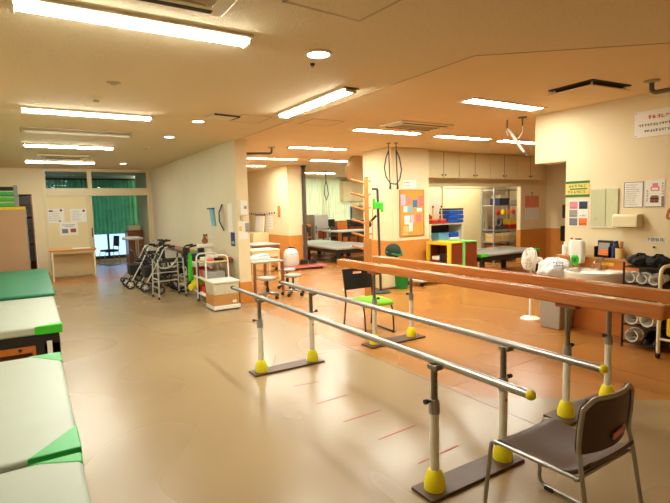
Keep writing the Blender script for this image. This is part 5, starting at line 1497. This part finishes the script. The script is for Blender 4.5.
for i, (y, z, r, lb) in enumerate(((2.725, .70, .054, 'white rolled splint on the upper rack shelf, left of three'), (2.605, .70, .054, 'white rolled splint on the upper rack shelf, middle of three'), (2.485, .70, .054, 'white rolled splint on the upper rack shelf, right of three'),
                                   (2.70, .25, .07, 'white rolled splint on the lower rack shelf, left of two'), (2.545, .25, .07, 'white rolled splint on the lower rack shelf, right of two'),
                                   (2.69, .06, .07, 'white rolled splint alone on the bottom rack shelf'))):
    splint(lb, 5.52, y, z, r, 'white')
def shoe(label, x, y, z, m, rz=180, grp='shoes on the black rack'):
    t = thing('shoe', label, 'shoe', (x, y, z + .008), rz, grp)
    MB().prism([(-.12, -.035), (-.05, -.04), (.06, -.045), (.115, -.025), (.12, .01), (.09, .04), (.0, .035), (-.08, .035), (-.125, .02)], 0, .02, 'xy').build('sole', M['black'], t, bevel=.006)
    def up(u, v):
        a = 2 * PI * u; x_ = .115 * math.cos(a); w = .036
        top = .085 if x_ < 0 else .085 - .06 * (x_ / .115)
        k = 1 - .45 * v
        return (x_ * (1 - .12 * v) - .01 * v, w * math.sin(a) * k, .02 + top * v)
    MB().sheet(up, 20, 5).build('upper', M[m], t)
shoe('orange shoe on the middle rack shelf, left of the pair', 5.53, 2.73, .50, 'wood_orange')
shoe('orange brown shoe on the middle rack shelf, right of the pair', 5.53, 2.63, .50, 'wood_orange')
shoe('black shoe on the middle rack shelf near the cream tube frame', 5.53, 2.48, .50, 'black')
shoe('black shoe on the bottom rack shelf beside the lone splint', 5.53, 2.56, .06, 'black')
shoe('dark shoe on the bottom rack shelf near the cream tube frame', 5.53, 2.47, .06, 'darkgrey')
gb = 'black bags on top of the rack'
for i, (y, sx, lb) in enumerate(((2.70, .14, 'crumpled black bag lying on the rack top, left'), (2.52, .14, 'crumpled black bag lying on the rack top, right'))):
    rnd = random.Random(i + 5)
    def bagf(u, v, rnd=rnd):
        a, b = 2 * PI * u, PI * v
        k = 1 + .13 * math.sin(5 * a + i * 2) * math.sin(3 * b) + .08 * math.sin(9 * a + 2 * b)
        return (sx * math.sin(b) * math.cos(a) * k, .115 * math.sin(b) * math.sin(a) * k, .055 + max(-.05, .055 * math.cos(b) * k))
    t = thing('bag', lb, 'bag', (5.55, y, .888), 0, gb)
    MB().sheet(bagf, 30, 14).build('body', M['blackfab'], t, sharp=60)
    MB().tube([(-.08, .02, .09), (-.04, 0, .13), (.05, -.02, .12), (.09, -.03, .08)], .01, 6).build('strap', M['black'], t)
# cream tube frame with a yellow bag at the right edge
t = thing('tube_frame_cart', 'cream tube framed walker cart at the right picture edge', 'cart', (5.42, 2.20, 0))
for yy in (-.16, .16):
    MB().tube([(-.16, yy, .05), (-.16, yy, .92), (.14, yy, .92), (.14, yy, .05)], .018, 10, fil=.1).build('side_frame', M['cream'], t)
for z in (.2, .6):
    MB().tube([(-.16, -.16, z), (-.16, .16, z)], .013, 8).build('cross_bar', M['cream'], t)
    MB().tube([(.14, -.16, z), (.14, .16, z)], .013, 8).build('cross_bar', M['cream'], t)
for sx in (-.16, .14):
    for sy in (-.16, .16): MB().cyl((sx, sy - .012, .03), (sx, sy + .012, .03), .03, seg=14).build('caster', M['rubber'], t)
t = thing('yellow_bag', 'yellow cloth bag hung inside the cream tube frame', 'bag', (5.41, 2.19, .215))
MB().bx(-.12, .12, -.13, .13, 0, .5).build('body', M['yellowtrim'], t, bevel=.04)
MB().tube([(-.06, -.14, .45), (-.06, -.1, .6), (.06, -.1, .6), (.06, -.14, .45)], .01, 6, fil=.04).build('strap', M['yellowtrim'], t)

# ------------------------------------------------------------------ bin with bag, electric fan
t = thing('waste_bin', 'large grey rectangular waste bin beside the wash basin', 'bin', (5.60, 3.705, 0))
def frus(a0, a1, z0, z1, th=0):
    return [(-a0, -a0, z0), (a0, -a0, z0), (a0, a0, z0), (-a0, a0, z0), (-a1, -a1, z1), (a1, -a1, z1), (a1, a1, z1), (-a1, a1, z1)]
b = MB().add(frus(.135, .165, 0, .60), [(0, 3, 2, 1), (0, 1, 5, 4), (1, 2, 6, 5), (2, 3, 7, 6), (3, 0, 4, 7), (4, 5, 6, 7)])
b.build('tub', M['binGrey'], t, bevel=.015)
r = MB(); 
for (x0, x1, y0, y1) in ((-.175, .175, -.175, -.155), (-.175, .175, .155, .175), (-.175, -.155, -.155, .155), (.155, .175, -.155, .155)): r.bx(x0, x1, y0, y1, .57, .61)
r.build('rim', M['binGrey'], t, bevel=.006)
t = thing('plastic_bag', 'crumpled white plastic bag with blue print stuffed into the grey bin', 'bag', (5.59, 3.73, .612))
def pb(u, v):
    a, b = 2 * PI * u, PI * v
    k = 1 + .10 * math.sin(5 * a + 1) * math.sin(2 * b) + .06 * math.sin(11 * a + 5 * b) + .05 * math.sin(7 * b + 3 * a)
    return (.2 * math.sin(b) * math.cos(a) * k, .2 * math.sin(b) * math.sin(a) * k, .12 + max(-.115, .15 * math.cos(b) * k))
MB().sheet(pb, 40, 22).build('body', M['bag'], t, sharp=60)
g = MB(); 
for q in range(3): glyphs(g, -.05, .12 + .035 * q, 4, .028, -.215, seed=140 + q, out=-.002)
o = g.build('print', M['inkblue'], t); o.rotation_euler = (R(-8), 0, R(-48))
t = thing('electric_fan', 'white pedestal electric fan standing left of the grey bin', 'fan', (5.70, 4.16, 0), -122)
MB().lathe([(.0, 0), (.13, 0), (.13, .02), (.1, .035), (.03, .05), (0, .05)], seg=28).build('base', M['white'], t)
MB().cyl((0, 0, .04), (0, 0, .68), .02, .016, 12).build('pole', M['white'], t)
MB().box(0, .03, .30, .03, .02, .08).build('switch_box', M['white'], t, bevel=.006)
hc = (0, -.02, .83)
Rx = Matrix.Rotation(R(80), 3, 'X')
g = MB()
for r_, d in ((.15, 0), (.145, .035), (.115, .06), (.145, -.035), (.11, -.055), (.06, .07)):
    pts = [Vector(hc) + Rx @ Vector((r_ * math.cos(2 * PI * k / 28), r_ * math.sin(2 * PI * k / 28), d)) for k in range(28)]
    g.tube(pts, .004 if d else .008, 6, closed=True)
for k in range(28):
    a = 2 * PI * k / 28
    pr = [(.02, .075), (.08, .068), (.125, .055), (.148, .0), (.125, -.05), (.08, -.06), (.03, -.06)]
    g.tube([Vector(hc) + Rx @ Vector((r_ * math.cos(a), r_ * math.sin(a), d)) for r_, d in pr], .0028, 5)
g.build('guard', M['white'], t)
bl = MB()
for k in range(4):
    a0 = 2 * PI * k / 4
    def bf(u, v, a0=a0):
        r_ = .03 + .095 * u; a = a0 + (v - .5) * (.9 + .4 * u)
        return tuple(Vector(hc) + Rx @ Vector((r_ * math.cos(a), r_ * math.sin(a), .02 * (v - .5) * 2)))
    bl.sheet(bf, 5, 6, .003, tuple(Rx @ Vector((0, 0, 1))))
bl.build('blade', M['white'], t).name = 'fan_blade'
MB().tube([Vector(hc) + Rx @ Vector((0, 0, d)) for d in (.08, .02, -.06, -.16)], [.03, .03, .05, .045], 14).build('motor', M['white'], t)
MB().cyl((0, .04, .66), (0, .06, .80), .018, seg=10).build('neck', M['white'], t)
# ------------------------------------------------------------------ daylight, camera, colour
w = bpy.data.worlds.new('outside_daylight'); scene.world = w
w.use_nodes = True
bg = w.node_tree.nodes['Background']
bg.inputs['Color'].default_value = (.72, .88, 1.0, 1); bg.inputs['Strength'].default_value = 2.8

cam = bpy.data.cameras.new('camera'); co = bpy.data.objects.new('camera', cam); COL.objects.link(co)
cam.sensor_fit = 'HORIZONTAL'; cam.sensor_width = 36.0
cam.lens = 487.43 * 36.0 / 670.0
yaw, pitch, roll = .5563, .0918, -.0252
f = Vector((math.sin(yaw) * math.cos(pitch), math.cos(yaw) * math.cos(pitch), -math.sin(pitch)))
r = Vector((math.cos(yaw), -math.sin(yaw), 0)); u = r.cross(f)
r2 = r * math.cos(roll) + u * math.sin(roll); u2 = -r * math.sin(roll) + u * math.cos(roll)
m = Matrix((r2, u2, -f)).transposed().to_4x4()
m.translation = (0, 0, 1.6)
co.matrix_world = m
cam.clip_start = .05; cam.clip_end = 100
scene.camera = co
vs_ = scene.view_settings
vs_.view_transform = 'Standard'; vs_.look = 'None'; vs_.exposure = 0.33; vs_.gamma = 1.0
vs_.use_curve_mapping = False
scene.cycles.max_bounces = 8
scene.cycles.diffuse_bounces = 5
scene.cycles.transparent_max_bounces = 12
scene.cycles.sample_clamp_indirect = 6.0
